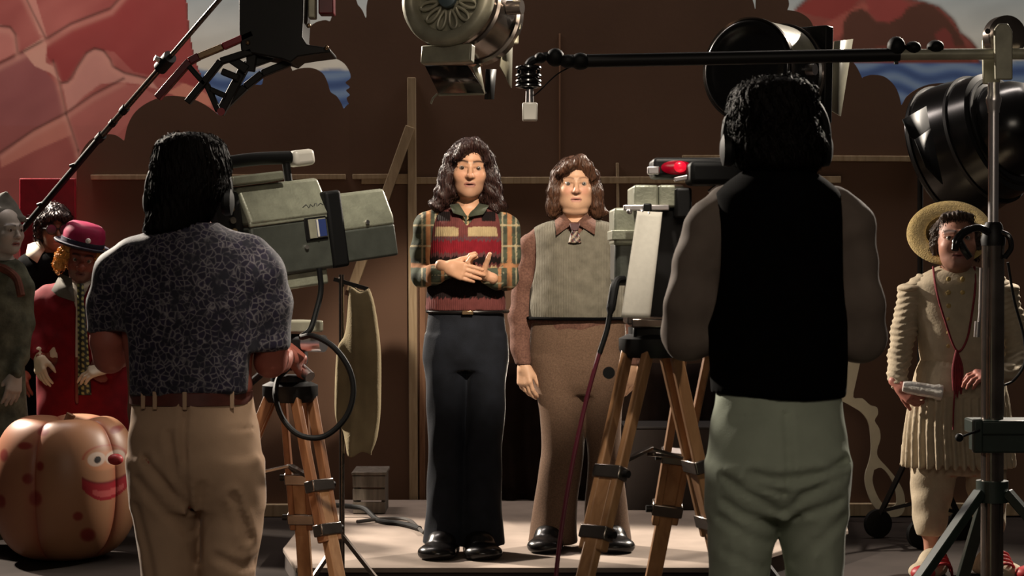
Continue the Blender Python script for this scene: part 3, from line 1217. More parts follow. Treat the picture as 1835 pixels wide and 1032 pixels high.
def sky_paint(x, y):
    g = np.clip((y + 60) / 200, 0, 1)[:, None]
    u = (.5 + .5 * nz(x * .6, y * 1.4, 2.1))[:, None]
    C = lin((150, 168, 176)) * (1 - g) + lin((206, 202, 186)) * g
    C = C * (.86 + .26 * u)
    def put(m, c):
        m = np.clip(m, 0, 1)[:, None]
        C[:] = C * (1 - m) + lin(c) * m
    hz = np.where(x < 1000, 126, 108) + 3 * np.sin(x * .05)
    sea = y > hz
    w = .5 + .5 * np.sin((y - hz) * .19 + 1.3 * np.sin(x * .021) + .8 * np.sin(x * .06))
    put(1.0 * sea, (84, 108, 150))
    put(sea * np.clip(w * 1.5 - .6, 0, 1) * .75, (128, 150, 172))
    put(sea * np.clip(.5 - w, 0, 1) * 1.2, (50, 66, 108))
    hill = [(1385, 120), (1400, 40), (1425, 14), (1450, -10), (1500, -40), (1560, -30), (1600, -8), (1650, 2), (1680, 12), (1705, 34), (1718, 58), (1735, 70), (1748, 86), (1752, 112), (1752, 150), (1385, 150)]
    m = inside(x, y, hill) & (y < 112)
    put(1.0 * m, (132, 74, 66))
    put(m * .8 * inside(x, y, [(1415, 14), (1500, -20), (1540, -6), (1520, 20), (1490, 34), (1462, 30)]), (134, 58, 54))
    put(m * .85 * inside(x, y, [(1452, 60), (1490, 34), (1545, 4), (1560, 12), (1528, 30), (1508, 60), (1490, 70)]), (156, 86, 76))
    put(m * .95 * inside(x, y, [(1503, 110), (1508, 40), (1520, 22), (1540, 14), (1552, 22), (1566, 38), (1590, 40), (1606, 32), (1622, 14), (1650, 4), (1672, 12), (1695, 32), (1712, 56), (1724, 74), (1740, 112)]), (82, 56, 46))
    put(m * .8 * inside(x, y, [(1548, -4), (1600, -6), (1628, 6), (1612, 30), (1590, 40), (1568, 36), (1554, 20)]), (140, 66, 62))
    put(m * .7 * inside(x, y, [(1672, 60), (1690, 48), (1702, 62), (1708, 86), (1680, 88)]), (128, 62, 58))
    put(m * .6 * ((y > 84 + 4 * np.sin(x * .05)) & (x > 1560)), (120, 62, 52))
    edge = seg_dist(x, y, hill[2:14])
    put(.6 * np.exp(-(edge / 3) ** 2), (70, 52, 44))
    return C


painting('sky_cloth', -160, 2000, -110, 846, 4.4, 13.2, sky_paint, 'painted backcloth of pale sky, blue sea and red headland above the flats')


# ================================================================= the people
I3 = Matrix.Identity(3)


def rotm(yaw=0, pitch=0, roll=0):
    """yaw about z (deg), pitch: chin down +, roll: tilt to image right +"""
    return Matrix.Rotation(R(yaw), 3, 'Z') @ Matrix.Rotation(R(pitch), 3, 'X') @ Matrix.Rotation(R(roll), 3, 'Y')


def lowbody(fig, torso, arms, legs, neck=None, skin=(.5, .3, .2), h=.014):
    """the body under the clothes, as one surface"""
    def f(p):
        d = loft(p, torso, -.014)
        for pts, rs in arms:
            d = smin(d, chain(p, pts, [r * .72 for r in rs], .02), .03)
        for rows in legs:
            d = smin(d, loft(p, rows, -.016), .03)
        if neck is not None:
            d = smin(d, rcone(p, neck[0], neck[1], neck[2], neck[2]), .02)
        return d
    pts = [(r[1] - r[3], r[2] - r[4], r[0]) for r in torso] + [(r[1] + r[3], r[2] + r[4], r[0]) for r in torso]
    for rows in legs:
        pts += [(r[1] - r[3], r[2] - r[4], r[0]) for r in rows] + [(r[1] + r[3], r[2] + r[4], r[0]) for r in rows]
    for a, rs in arms:
        pts += [tuple(q) for q in a]
    if neck is not None:
        pts += [tuple(neck[0]), tuple(neck[1])]
    lo, hi = bounds(pts, .08)
    lo[2] = max(lo[2], .03)
    P, Q = surfnet(f, lo, hi, h)
    return P, Q, skin


def garment(fig, name, f, pts, h, material, colour=None, pad=.09, it=1):
    lo, hi = bounds(pts, pad)
    lo[2] = max(lo[2], .0)
    return blob(name, f, lo, hi, h, material, fig.root, colour, it)


def rowpts(rows):
    return [(r[1] - r[3], r[2] - r[4], r[0]) for r in rows] + [(r[1] + r[3], r[2] + r[4], r[0]) for r in rows]


def vcut(p, xc, zv, slope, ymax, top=.5):
    """open V at the front (towards -y)"""
    return np.maximum(np.maximum(np.abs(p[0] - xc) - (p[2] - zv) * slope, p[1] - ymax), zv - p[2])


def flap(fig, name, pts, material, th=.006, off=(0, 0, 0)):
    """a small cloth flap from a few figure-space points (quad or triangle strip)"""
    b = MB()
    b.add([Vector(p) + Vector(off) for p in pts], [tuple(range(len(pts)))])
    return b.build(name, material, fig.root, solid=th)


# ----------------------------------------------------------------- man in patterned vest and jeans
m1 = Fig(838, 8.92, .1, 'man with long dark wavy hair in patterned knit vest and blue jeans, hands clasped')
L = m1.L
TOR = m1.rows([(372, 812, 866, .07, .03), (382, 780, 896, .092, .02), (398, 774, 902, .108, .01), (430, 772, 900, .118, 0), (470, 771, 898, .118, 0), (510, 769, 900, .115, 0), (556, 766, 904, .112, 0)])
PEL = m1.rows([(548, 768, 902, .108, 0), (575, 765, 905, .112, 0), (610, 762, 908, .122, .01), (640, 761, 909, .118, .012), (662, 766, 904, .10, .012)])
LEGL = m1.rows([(600, 762, 832, .10, .012), (640, 760, 838, .098, .012), (690, 763, 837, .09, .008), (720, 764, 834, .088, .006), (760, 767, 832, .08, 0), (830, 767, 832, .078, 0), (900, 764, 836, .088, 0), (950, 759, 839, .105, 0), (973, 757, 841, .115, 0)])
LEGR = m1.rows([(600, 838, 908, .10, .012), (640, 836, 909, .098, .012), (690, 837, 906, .09, .008), (720, 838, 906, .088, .006), (760, 835, 903, .08, 0), (830, 832, 900, .078, 0), (900, 827, 900, .088, 0), (950, 823, 903, .105, 0), (976, 821, 906, .115, 0)])
AL = ([L(784, 393, .01), L(765, 405, .01), L(756, 450, .005), L(757, 495, -.03), L(780, 492, -.14), L(808, 482, -.20)], [.05, .056, .050, .046, .041, .034])
AR = ([L(893, 396, .01), L(908, 410, .01), L(912, 455, .005), L(908, 500, -.03), L(890, 500, -.13), L(868, 494, -.18)], [.05, .056, .050, .046, .041, .034])
HC1 = L(841, 303, -.005)
HR1 = rotm(4, 0, 2)
sk1 = SK['warm']
parts = [headmesh(HC1, HR1, 1.07, sk1, dict(beard=.35, cheeks=.2, brow_w=1.25, brow=(.03, .014, .01), lip=(.27, .10, .08)), jaw=1.02, chin=.004, nose=1.06, zlow=-.19)]
parts.append(lowbody(m1, TOR, [AL, AR], [PEL, LEGL, LEGR], (L(840, 380, .02), L(840, 352, .01), .052), sk1))
# hands: one cups the other
parts.append(handmesh(L(800, 478, -.205), (.80, -.28, -.22), (.25, .92, -.1), 1, (.20, .22, .24, .28), sk1, s=.98, spread=.15, thumb_curl=.3, tdir=(.75, -.1, .35)))
parts.append(handmesh(L(872, 494, -.185), (-.84, -.14, .36), (-.25, -.2, .9), -1, (.80, .82, .85, .85), sk1, s=.98, spread=.2, thumb_curl=-.05, tdir=(.30, -.35, .90)))
body_obj(m1, parts)
make_eyes(m1, HC1, HR1, 1.07, look=(0, .0))


def hair1(p):
    q = rot_local(p, HC1, HR1, 1.07)
    d = ell(q, (0, .024, .038), (.089, .108, .094))
    d = smin(d, ell(q, (0, .045, -.055), (.093, .075, .13)), .03)
    for s in (-1, 1):
        d = smin(d, chain(q, [(s * .078, -.02, .045), (s * .089, -.02, -.03), (s * .098, -.012, -.095), (s * .113, -.005, -.148)], [.024, .028, .034, .030], .03), .03)
        d = smin(d, ell(q, (s * .128, -.01, -.150), (.030, .034, .026)), .02)
    # the fringe swept to his right
    d = smin(d, chain(q, [(.012, -.060, .108), (-.025, -.084, .082), (-.056, -.080, .045)], [.020, .020, .014], .02), .02)
    d = smin(d, chain(q, [(.02, -.05, .108), (.048, -.068, .082), (.068, -.06, .04)], [.020, .018, .014], .02), .02)
    face = ell(q, (.004, -.12, -.040), (.060, .085, .118))
    d = smax(d, -face, .012)
    d = smax(d, -ell(q, (.022, -.118, .038), (.036, .062, .052), Matrix.Rotation(R(28), 3, 'Y')), .012)
    neckcut = ell(q, (0, -.06, -.15), (.058, .075, .09))
    d = smax(d, -neckcut, .01)
    d = d + strands(q, .002, 30, 1.3) + .004 * np.sin(q[2] * 95 + 4 * q[0] * 20) * (q[2] < -.05)
    d = np.maximum(d, -.178 - q[2])
    return d * 1.07


hair_blob(hair1, L(760, 385, -.15), L(930, 240, .17), .005, M['hair_dark'], m1.root, 3200, .11, .0017, 3, .006, .35, .3)


def plaid(P):
    x, y = m1.pix(P)
    C = np.tile(np.array([.060, .072, .048]), (len(P), 1))
    def put(m, c):
        C[m] = c
    put((np.abs(((y + 4) % 27) - 13) < 5.5), (.040, .046, .034))
    low = (y > 476) & (x > 772) & (x < 902)
    cc = np.where(x < 838, 768, 913)
    up = ~low
    put(up & (np.abs(x - cc) < 4.6), (.31, .145, .065))
    put(up & (np.abs(np.abs(x - cc) - 12) < 1.4), (.30, .26, .17))
    put(up & (np.abs((y - 402) % 37 - 1) < 1.5), (.36, .30, .18))
    put(up & (np.abs(y - 476) < 3.5), (.32, .15, .07))
    put(low & (np.abs(((x - 790) % 34) - 3) < 3.2), (.31, .15, .07))
    put(low & (np.abs(((y - 478) % 14) - 1) < 1.2), (.30, .26, .17))
    put((y < 384) & (np.abs(((x - 800) % 17) - 2) < 2.2), (.42, .22, .10))
    put((np.abs(x - 838) < 40) & (y < 410) & (np.abs(((x - 838) % 9)) < 2.2), (.42, .28, .14))
    return C


xc1 = L(838, 385).x


def shirt1(p):
    d = loft(p, TOR, -.004)
    for a, r in (AL, AR):
        d = smin(d, chain(p, a, r, .025), .03)
    d = d + folds(p, .004, 38, 1, (1, 1, .8))
    cut = np.maximum(np.maximum(np.abs(p[0] - xc1) - (p[2] - L(0, 388).z) * .75, p[1] - .02), L(0, 388).z - p[2])
    d = np.maximum(d, -cut)
    d = np.maximum(d, -rcone(p, L(840, 384, .02), L(841, 350, .01), .056, .06))
    for (w, dr) in ((AL[0][-1], AL[0][-1] - AL[0][-2]), (AR[0][-1], AR[0][-1] - AR[0][-2])):
        n = dr.normalized()
        d = np.maximum(d, np.where(((p[0] - w.x) ** 2 + (p[1] - w.y) ** 2 + (p[2] - w.z) ** 2) < .0064, (p[0] - w.x) * n.x + (p[1] - w.y) * n.y + (p[2] - w.z) * n.z + .004, -1))
    return d


garment(m1, 'shirt', shirt1, rowpts(TOR) + [tuple(q) for q in AL[0] + AR[0]], .0065, M['cloth_paint'], plaid)


def vestpaint(P):
    x, y = m1.pix(P)
    w = 2.0 * np.sin(x * .9) + 1.5 * np.sin(x * .37 + 1)
    C = np.tile(np.array([.115, .034, .032]), (len(P), 1))
    front = P[:, 1] < .04
    def put(m, c):
        C[m & front] = c
    yy = y + w
    put((yy > 425) & (yy < 431), (.10, .045, .05))
    put((yy > 431) & (yy < 453), (.19, .012, .020))
    put((yy > 453) & (yy < 460), (.10, .038, .04))
    put((yy > 460) & (yy < 473), (.010, .006, .006))
    put((yy > 478) & (yy < 487), (.34, .25, .14))
    put((yy > 497) & (yy < 534), (.012, .007, .007))
    for a, b_ in ((782, 808), (863, 888)):
        put((x > a) & (x < b_) & (y > 379) & (y < 396), (.008, .005, .005))
    for a, b_ in ((777, 820), (840, 890)):
        k = (y - 406) * .35
        put((x > a - k * .3 + 4 * (a < 800)) & (x < b_ + k * .3) & (y > 406 + .07 * np.abs(x - (a + b_) / 2)) & (y < 423), (.36, .28, .155))
    # dark edge of the v neck
    dv = np.abs(np.abs(x - 838) - (402 - y) * .82)
    put((dv < 4) & (y < 406), (.12, .03, .03))
    return C


zv1 = L(0, 406).z


def vest1(p):
    d = loft(p, TOR, .009)
    d = d + folds(p, .0025, 30, 3)
    d = np.maximum(d, -np.maximum(np.maximum(np.abs(p[0] - xc1) - (p[2] - zv1) * .80, p[1] - .0), zv1 - p[2]))
    d = np.maximum(d, -rcone(p, L(840, 386, .03), L(841, 350, .03), .066, .075))
    # arm holes
    for s, a in ((-1, AL), (1, AR)):
        c = a[0][1]
        d = np.maximum(d, -ell(p, (c.x + s * .028, 0, c.z - .03), (.052, .2, .15)))
    return d


garment(m1, 'knit_vest', vest1, rowpts(TOR), .006, M['knit_paint'], vestpaint, pad=.04)


def jeans1(p):
    d = loft(p, PEL)
    d = smin(d, loft(p, LEGL), .018)
    d = smin(d, loft(p, LEGR), .018)
    d = d + folds(p, .0045, 24, 2, (1.2, 1, .55))
    return np.maximum(d, p[2] - L(0, 557).z)


garment(m1, 'jeans', jeans1, rowpts(PEL) + rowpts(LEGL) + rowpts(LEGR), .0085, M['denim'], pad=.03)
b = MB()
c = L(838, 558)
b.tube([(c.x + math.cos(t) * .178, math.sin(t) * .118, c.z) for t in np.linspace(0, 2 * PI, 48, endpoint=False)], .008, 8, closed=True)
b.build('belt', M['shoe_black'], m1.root)
b = MB()
b.box(L(838, 560, -.128), (.05, .008, .018))
b.build('buckle', M['brass'], m1.root, bevel=.003)
flap(m1, 'collar', [L(837, 388, -.125), L(822, 364, -.07), L(806, 367, -.075), L(812, 381, -.115)], M['cloth_paint'])
flap(m1, 'collar', [L(839, 388, -.125), L(858, 364, -.07), L(876, 368, -.075), L(866, 383, -.115)], M['cloth_paint'])
for o in m1.root.children:
    if o.name.startswith('collar'):
        paint_attr(o.data, np.tile(np.array([.055, .062, .042]), (len(o.data.vertices), 1)))
shoe(m1, 757, 826, 975, -.08, .29, -1, toe_out=-.25)
shoe(m1, 826, 895, 975, -.08, .29, -1, toe_out=.2)

# ----------------------------------------------------------------- stout man in grey knit vest and tie
m2 = Fig(1036, 9.12, .1, 'stout man in grey knit vest, dark tie and brown tweed trousers, arms at his sides')
L = m2.L
TOR = m2.rows([(392, 1003, 1064, .075, .03), (400, 975, 1092, .10, .02), (416, 952, 1116, .118, .01), (450, 952, 1120, .135, -.005), (500, 953, 1120, .150, -.02), (545, 951, 1122, .158, -.025), (572, 950, 1122, .152, -.02), (600, 952, 1120, .14, -.01)])
PEL = m2.rows([(560, 952, 1120, .145, -.015), (600, 950, 1122, .145, -.01), (645, 950, 1124, .142, .005), (685, 957, 1122, .125, .01), (705, 964, 1118, .10, .01)])
LEGL = m2.rows([(640, 952, 1040, .12, .01), (700, 960, 1046, .112, .01), (750, 968, 1048, .10, .005), (800, 971, 1047, .092, 0), (850, 964, 1042, .092, 0), (900, 956, 1036, .10, 0), (950, 950, 1034, .115, 0), (972, 947, 1036, .12, 0)])
LEGR = m2.rows([(640, 1040, 1122, .12, .01), (700, 1046, 1118, .112, .01), (750, 1048, 1114, .10, .005), (800, 1052, 1112, .092, 0), (850, 1052, 1118, .092, 0), (900, 1048, 1124, .10, 0), (950, 1046, 1130, .115, 0), (972, 1044, 1133, .12, 0)])
AL = ([L(972, 424, .015), L(954, 440, .015), L(942, 500, .02), L(932, 570, .01), L(932, 620, -.01), L(938, 655, -.03)], [.050, .054, .055, .050, .042, .036])
AR = ([L(1098, 424, .015), L(1117, 440, .015), L(1130, 500, .02), L(1138, 570, .01), L(1137, 620, -.01), L(1132, 655, -.03)], [.050, .054, .055, .050, .042, .036])
HC2 = L(1030, 332, -.005)
HR2 = rotm(2, -2, 0)
sk2 = SK['pale']
parts = [headmesh(HC2, HR2, 1.05, sk2, dict(cheeks=.45, brow=(.22, .12, .075), lip=(.40, .16, .13), lift=-.002, brow_w=.85), jaw=1.10, chin=-.004, nose=1.0, fat=.014, mouth=.0012, zlow=-.19)]
parts.append(lowbody(m2, TOR, [AL, AR], [PEL, LEGL, LEGR], (L(1032, 400, .02), L(1032, 378, .01), .062), sk2))
parts.append(handmesh(L(938, 654, -.03), (.10, -.12, -1), (.55, .72, 0), 1, (.34, .38, .42, .46), sk2, s=1.0, thumb=(.45, .35), spread=.2))
parts.append(handmesh(L(1132, 654, -.03), (-.10, -.12, -1), (-.55, .72, 0), -1, (.34, .38, .42, .46), sk2, s=1.0, thumb=(.45, .35), spread=.2))
body_obj(m2, parts)
make_eyes(m2, HC2, HR2, 1.05, iris=(.09, .08, .07))


def hair2(p):
    q = rot_local(p, HC2, HR2, 1.05)
    d = ell(q, (0, .022, .036), (.090, .106, .094))
    d = smin(d, ell(q, (0, .045, -.05), (.090, .072, .12)), .03)
    for s in (-1, 1):
        d = smin(d, chain(q, [(s * .078, -.022, .045), (s * .087, -.02, -.03), (s * .090, -.012, -.09), (s * .094, -.008, -.125)], [.024, .026, .026, .020], .03), .03)
    d = smin(d, rcone(q, (.098, -.008, -.118), (.142, -.006, -.118), .020, .008), .02)
    d = smin(d, chain(q, [(.02, -.058, .108), (-.028, -.088, .078), (-.066, -.078, .052)], [.022, .022, .016], .02), .02)
    d = smin(d, chain(q, [(.03, -.052, .106), (.052, -.068, .078), (.072, -.058, .03)], [.018, .016, .012], .02), .02)
    face = ell(q, (.004, -.12, -.042), (.064, .085, .112))
    d = smax(d, -face, .012)
    d = smax(d, -ell(q, (.012, -.118, .030), (.046, .062, .045), Matrix.Rotation(R(-24), 3, 'Y')), .012)
    d = smax(d, -ell(q, (0, -.06, -.15), (.066, .08, .09)), .01)
    d = d + strands(q, .0015, 30, .7)
    return np.maximum(d, -.145 - q[2]) * 1.05


hair_blob(hair2, L(965, 400, -.15), L(1112, 270, .17), .005, M['hair_brown'], m2.root, 3200, .10, .0017, 5, .005, .15, .3)
xc2 = L(1030, 400).x
zt2 = L(0, 571).z


def shirt2(p):
    d = loft(p, TOR, -.006)
    for a, r in (AL, AR):
        d = smin(d, chain(p, a, r, .025), .03)
    d = smin(d, rcone(p, L(1032, 402, .015), L(1032, 388, .01), .078, .076), .01)
    d = d + folds(p, .004, 34, 5, (1, 1, 1))
    d = np.maximum(d, -rcone(p, L(1032, 396, .0), L(1031, 350, .0), .066, .078))
    d = np.maximum(d, p[2] - L(0, 385).z)
    for a in (AL, AR):
        w = a[0][-1]
        d = np.maximum(d, np.where(np.abs(p[0] - w.x) < .09, w.z + .004 - p[2], -1))
    return d


garment(m2, 'shirt', shirt2, rowpts(TOR) + [tuple(q) for q in AL[0] + AR[0]], .0075, M['brown_shirt'])
zv2 = L(0, 426).z


def vest2(p):
    d = loft(p, TOR, .008)
    d = d + folds(p, .003, 20, 4, (.6, 1, 1.4))
    d = np.maximum(d, -np.maximum(np.maximum(np.abs(p[0] - xc2) - (p[2] - zv2) * .95, p[1] - .02), zv2 - p[2]))
    d = np.maximum(d, -rcone(p, L(1032, 404, .03), L(1032, 360, .03), .080, .095))
    for s, a in ((-1, AL), (1, AR)):
        c = a[0][1]
        d = np.maximum(d, -ell(p, (c.x + s * .030, 0, c.z - .04), (.05, .22, .17)))
    return np.maximum(d, zt2 - p[2])


garment(m2, 'knit_vest', vest2, rowpts(TOR), .007, M['knit_grey'], pad=.05)
b = MB()
rw = [r for r in TOR if abs(r[0] - zt2) < .05][0]
b.tube([(rw[1] + math.cos(t) * (rw[3] + .011), rw[2] + math.sin(t) * (rw[4] + .011), zt2 + .004) for t in np.linspace(0, 2 * PI, 56, endpoint=False)], .0075, 8, closed=True)
b.build('vest_hem', M['black_cloth'], m2.root)


def trous2(p):
    d = loft(p, PEL)
    d = smin(d, loft(p, LEGL), .02)
    d = smin(d, loft(p, LEGR), .02)
    d = d + folds(p, .0042, 20, 7, (1.2, 1, .5))
    return np.maximum(d, p[2] - L(0, 570).z)


garment(m2, 'trousers', trous2, rowpts(PEL) + rowpts(LEGL) + rowpts(LEGR), .0085, M['tweed'], pad=.03)
# collar points and tie
flap(m2, 'collar', [L(1026, 400, -.105), L(1010, 383, -.066), L(994, 395, -.085), L(997, 421, -.135)], M['brown_shirt'])
flap(m2, 'collar', [L(1033, 400, -.105), L(1050, 383, -.066), L(1068, 395, -.085), L(1066, 420, -.135)], M['brown_shirt'])
b = MB()
b.add([L(1020, 400, -.128), L(1040, 400, -.128), L(1036, 413, -.145), L(1024, 413, -.145), L(1022, 400, -.108), L(1038, 400, -.108), L(1036, 413, -.12), L(1024, 413, -.12)],
      [(0, 1, 2, 3), (7, 6, 5, 4), (0, 4, 5, 1), (1, 5, 6, 2), (2, 6, 7, 3), (3, 7, 4, 0)])
M['tie'] = mat('dark_red_tie', rough=.6, var=.1, attr=True, sheen=.2)
o = b.build('tie_knot', M['tie'], m2.root, bevel=.004)
paint_attr(o.data, np.tile([.05, .012, .014], (len(o.data.vertices), 1)))
b = MB()
b.grid(lambda u, v: L(1030 + (u - .5) * (10 + 14 * v), 411 + 24 * v, -.140 - .014 * v + .01 * (2 * u - 1) ** 2), 8, 12)
o = b.build('tie', M['tie'], m2.root, solid=.004)
P = np.array([v.co[:] for v in o.data.vertices])
x, y = m2.pix(P)
paint_attr(o.data, np.where((((x + y * .8) % 11) < 4)[:, None], np.array([.34, .28, .2]), np.where((((x - y) % 9) < 3)[:, None], np.array([.10, .015, .02]), np.array([.02, .008, .01]))))
shoe(m2, 950, 1016, 975, -.08, .29, -1, toe_out=-.2)
shoe(m2, 1062, 1130, 975, -.08, .29, -1, toe_out=.22)

# ----------------------------------------------------------------- left cameraman, back to us
m3 = Fig(342, 5.7, 0, 'cameraman with headset seen from behind, in dark floral shirt and khaki trousers')
L = m3.L
TOR = m3.rows([(405, 296, 398, .075, 0), (424, 252, 436, .10, 0), (450, 218, 462, .118, 0), (500, 207, 474, .13, 0), (560, 207, 470, .132, 0), (620, 212, 463, .13, 0), (670, 220, 460, .13, 0), (704, 228, 462, .13, 0)])
PEL = m3.rows([(692, 238, 448, .122, 0), (730, 236, 455, .125, -.005), (780, 230, 466, .14, -.015), (830, 229, 472, .142, -.015), (880, 232, 473, .125, -.005), (905, 236, 472, .11, 0)])
LEGL = m3.rows([(820, 230, 350, .13, -.012), (880, 233, 352, .12, -.005), (940, 241, 354, .105, 0), (1032, 252, 353, .095, 0), (1150, 256, 348, .085, .01), (1290, 254, 344, .09, .01), (1330, 254, 344, .092, .01)])
LEGR = m3.rows([(820, 352, 473, .13, -.012), (880, 353, 474, .12, -.005), (940, 355, 471, .105, 0), (1032, 357, 457, .095, 0), (1150, 364, 452, .085, .01), (1290, 366, 452, .09, .01), (1330, 366, 452, .092, .01)])
AL = ([L(238, 462, 0), L(214, 490, 0), L(200, 545, .02), L(193, 610, .03), L(196, 640, .05), L(230, 632, .20), L(262, 610, .30)], [.060, .064, .062, .058, .052, .042, .034])
AR = ([L(446, 462, 0), L(466, 490, 0), L(480, 545, .02), L(486, 610, .03), L(484, 648, .05), L(500, 646, .20), L(512, 640, .30)], [.060, .064, .062, .058, .052, .042, .034])
HC3 = L(338, 330, .01)
HR3 = rotm(180 - 28, 4, 0)
sk3 = SK['red']
parts = [headmesh(HC3, HR3, .97, sk3, dict(), h=.005, zlow=-.19, ears=False)]
armsk = []


def skinarms(p):
    d = None
    for a, r in (AL, AR):
        e = chain(p, a[0:], [q * .82 for q in r], .02)
        d = e if d is None else np.minimum(d, e)
    return d


lo, hi = bounds([tuple(q) for q in AL[0] + AR[0]], .08)
P, Q = surfnet(skinarms, lo, hi, .008)
parts.append((P, Q, sk3))
parts.append(lowbody(m3, TOR, [], [PEL, LEGL, LEGR], (L(340, 410, 0), L(338, 360, 0), .058), sk3))
parts.append(handmesh(L(264, 608, .31), (.6, .6, .1), (-.3, .1, -.9), 1, (.5, .5, .5, .5), sk3, h=.004))
parts.append(handmesh(L(514, 640, .31), (.2, .9, .1), (-.6, 0, -.7), -1, (.5, .5, .5, .5), sk3, h=.004))
body_obj(m3, parts)


def hair3(p):
    X, Y, Z = p
    d = loft(p, m3.rows([(238, 320, 364, .05, .0), (246, 296, 388, .085, .005), (262, 280, 404, .108, .01), (300, 272, 412, .118, .01), (340, 270, 406, .115, .005), (375, 268, 388, .105, 0), (400, 262, 372, .09, -.01), (416, 258, 352, .07, -.02), (424, 270, 330, .04, -.02)]))
    d = np.maximum(d, -ell(p, L(420, 372, .06), (.07, .10, .085)))
    q = rot_local(p, HC3, I3, 1.0)
    return d + strands(q, .0025, 26, 1.0)


hair_blob(hair3, L(245, 435, -.16), L(430, 228, .17), .007, M['hair_black'], m3.root, 2600, .12, .0019, 6, .006, .15)


def shirt3(p):
    d = loft(p, TOR, .004)
    for a, r in (AL, AR):
        e = chain(p, a[:4], [q * 1.06 for q in r[:4]], .02)
        d = smin(d, e, .04)
    d = d + folds(p, .006, 20, 11, (1, 1, .9))
    d = smin(d, rcone(p, L(345, 418, 0), L(345, 398, .01), .082, .072), .02)
    d = np.maximum(d, -rcone(p, L(345, 405, 0), L(345, 370, 0), .064, .066))
    d = np.maximum(d, p[2] - L(0, 396).z)
    return np.where(np.abs(p[0]) > .165, np.maximum(d, L(0, 612).z - p[2] - .03 * np.sin(p[0] * 8)), np.maximum(d, L(0, 705).z - p[2]))


garment(m3, 'shirt', shirt3, rowpts(TOR) + [tuple(q) for q in AL[0][:4] + AR[0][:4]], .009, M['floral'])


def trous(fig, PEL, LEGL, LEGR, ztop, seed, amp=.006, lines=()):
    def f(p):
        d = loft(p, PEL)
        d = smin(d, loft(p, LEGL), .022)
        d = smin(d, loft(p, LEGR), .022)
        # seat seam, creases under the seat and soft folds down the leg
        d = d + folds(p, amp, 15, seed, (1.1, 1, .7)) + folds(p, amp * .5, 34, seed + 2, (.8, 1, 1.2))
        d = d + creases(p, fig, lines)
        return np.maximum(d, p[2] - ztop)
    return f


KH = [([(345, 722), (344, 790), (348, 850), (352, 905)], 0.0102, .010), ([(318, 770), (330, 830), (346, 890)], 0.0085, .012), ([(275, 815), (312, 860), (350, 905)], 0.0102, .012), ([(260, 850), (300, 900), (345, 950)], 0.0068, .012),
      ([(420, 762), (455, 764)], 0.0051, .006), ([(428, 880), (440, 920), (450, 960)], 0.0085, .012), ([(255, 900), (275, 980), (285, 1040)], 0.0068, .012), ([(375, 860), (362, 920), (360, 1000)], 0.0068, .012), ([(400, 990), (440, 1010), (470, 1000)], 0.0068, .014)]
garment(m3, 'trousers', trous(m3, PEL, LEGL, LEGR, L(0, 700).z, 3, .0035, KH), rowpts(PEL) + rowpts(LEGL) + rowpts(LEGR), .009, M['khaki'], pad=.03)
rw = PEL[0]
zb = L(0, 711).z
belt = MB()
prof = [(rw[3] + .004, -.019), (rw[3] + .008, -.017), (rw[3] + .008, .017), (rw[3] + .004, .019)]
n = 56
for i in range(n):
    pass
belt.lathe(prof, (rw[1], rw[2], zb), (0, 0, 1), 56, sy=1.0, sx=1.0)
belt.v = [(rw[1] + (x - rw[1]) if True else x, rw[2] + (y - rw[2]) * (rw[4] + .012) / (rw[3] + .008), z) for x, y, z in belt.v]
belt.build('belt', M['belt_leather'], m3.root)
for px in (268, 291, 345, 424):
    t = m3.L(px, 711)
    u = max(-1, min(1, (t.x - rw[1]) / (rw[3] + .008)))
    yb = rw[2] - (rw[4] + .016) * math.sqrt(1 - u * u)
    b = MB()
    b.box((t.x, yb, zb - .002), (.012, .006, .05))
    b.build('belt_loop', M['khaki'], m3.root, bevel=.002)
shoe(m3, 262, 340, 1340, .05, .29, 1)
shoe(m3, 368, 446, 1340, .05, .29, 1)

# ----------------------------------------------------------------- right cameraman, back to us
m4 = Fig(1391, 4.7, 0, 'cameraman with headset seen from behind, in black vest, grey shirt and pale green trousers')
L = m4.L
TOR = m4.rows([(306, 1338, 1450, .08, .0), (330, 1306, 1482, .105, 0), (352, 1284, 1502, .122, 0), (400, 1277, 1512, .135, 0), (470, 1273, 1515, .14, 0), (550, 1272, 1513, .138, 0), (630, 1275, 1511, .135, 0), (712, 1280, 1508, .135, 0)])
PEL = m4.rows([(690, 1286, 1504, .125, 0), (730, 1280, 1508, .128, -.005), (780, 1271, 1515, .14, -.018), (830, 1267, 1520, .148, -.022), (880, 1266, 1520, .14, -.012), (915, 1266, 1516, .12, 0)])
LEGL = m4.rows([(830, 1267, 1392, .135, -.015), (890, 1266, 1393, .122, -.004), (950, 1266, 1387, .112, 0), (1032, 1270, 1377, .10, 0), (1200, 1278, 1370, .088, .01), (1450, 1276, 1372, .095, .01), (1515, 1274, 1374, .10, .01)])
LEGR = m4.rows([(830, 1394, 1520, .135, -.015), (890, 1394, 1519, .122, -.004), (950, 1398, 1515, .112, 0), (1032, 1408, 1508, .10, 0), (1200, 1412, 1502, .088, .01), (1450, 1410, 1506, .095, .01), (1515, 1408, 1508, .10, .01)])
AL = ([L(1304, 378, 0), L(1270, 408, 0), L(1252, 460, .01), L(1240, 540, .02), L(1234, 600, .05), L(1262, 604, .20), L(1286, 590, .32)], [.058, .052, .050, .056, .060, .042, .034])
AR = ([L(1488, 378, 0), L(1518, 408, 0), L(1530, 460, .01), L(1537, 540, .02), L(1536, 600, .05), L(1500, 598, .20), L(1470, 586, .32)], [.060, .056, .050, .054, .060, .050, .036])
HC4 = L(1391, 230, .01)
HR4 = rotm(180 + 14, 4, 0)
sk4 = SK['red']
parts = [headmesh(HC4, HR4, .96, sk4, dict(), h=.005, zlow=-.19, ears=False)]
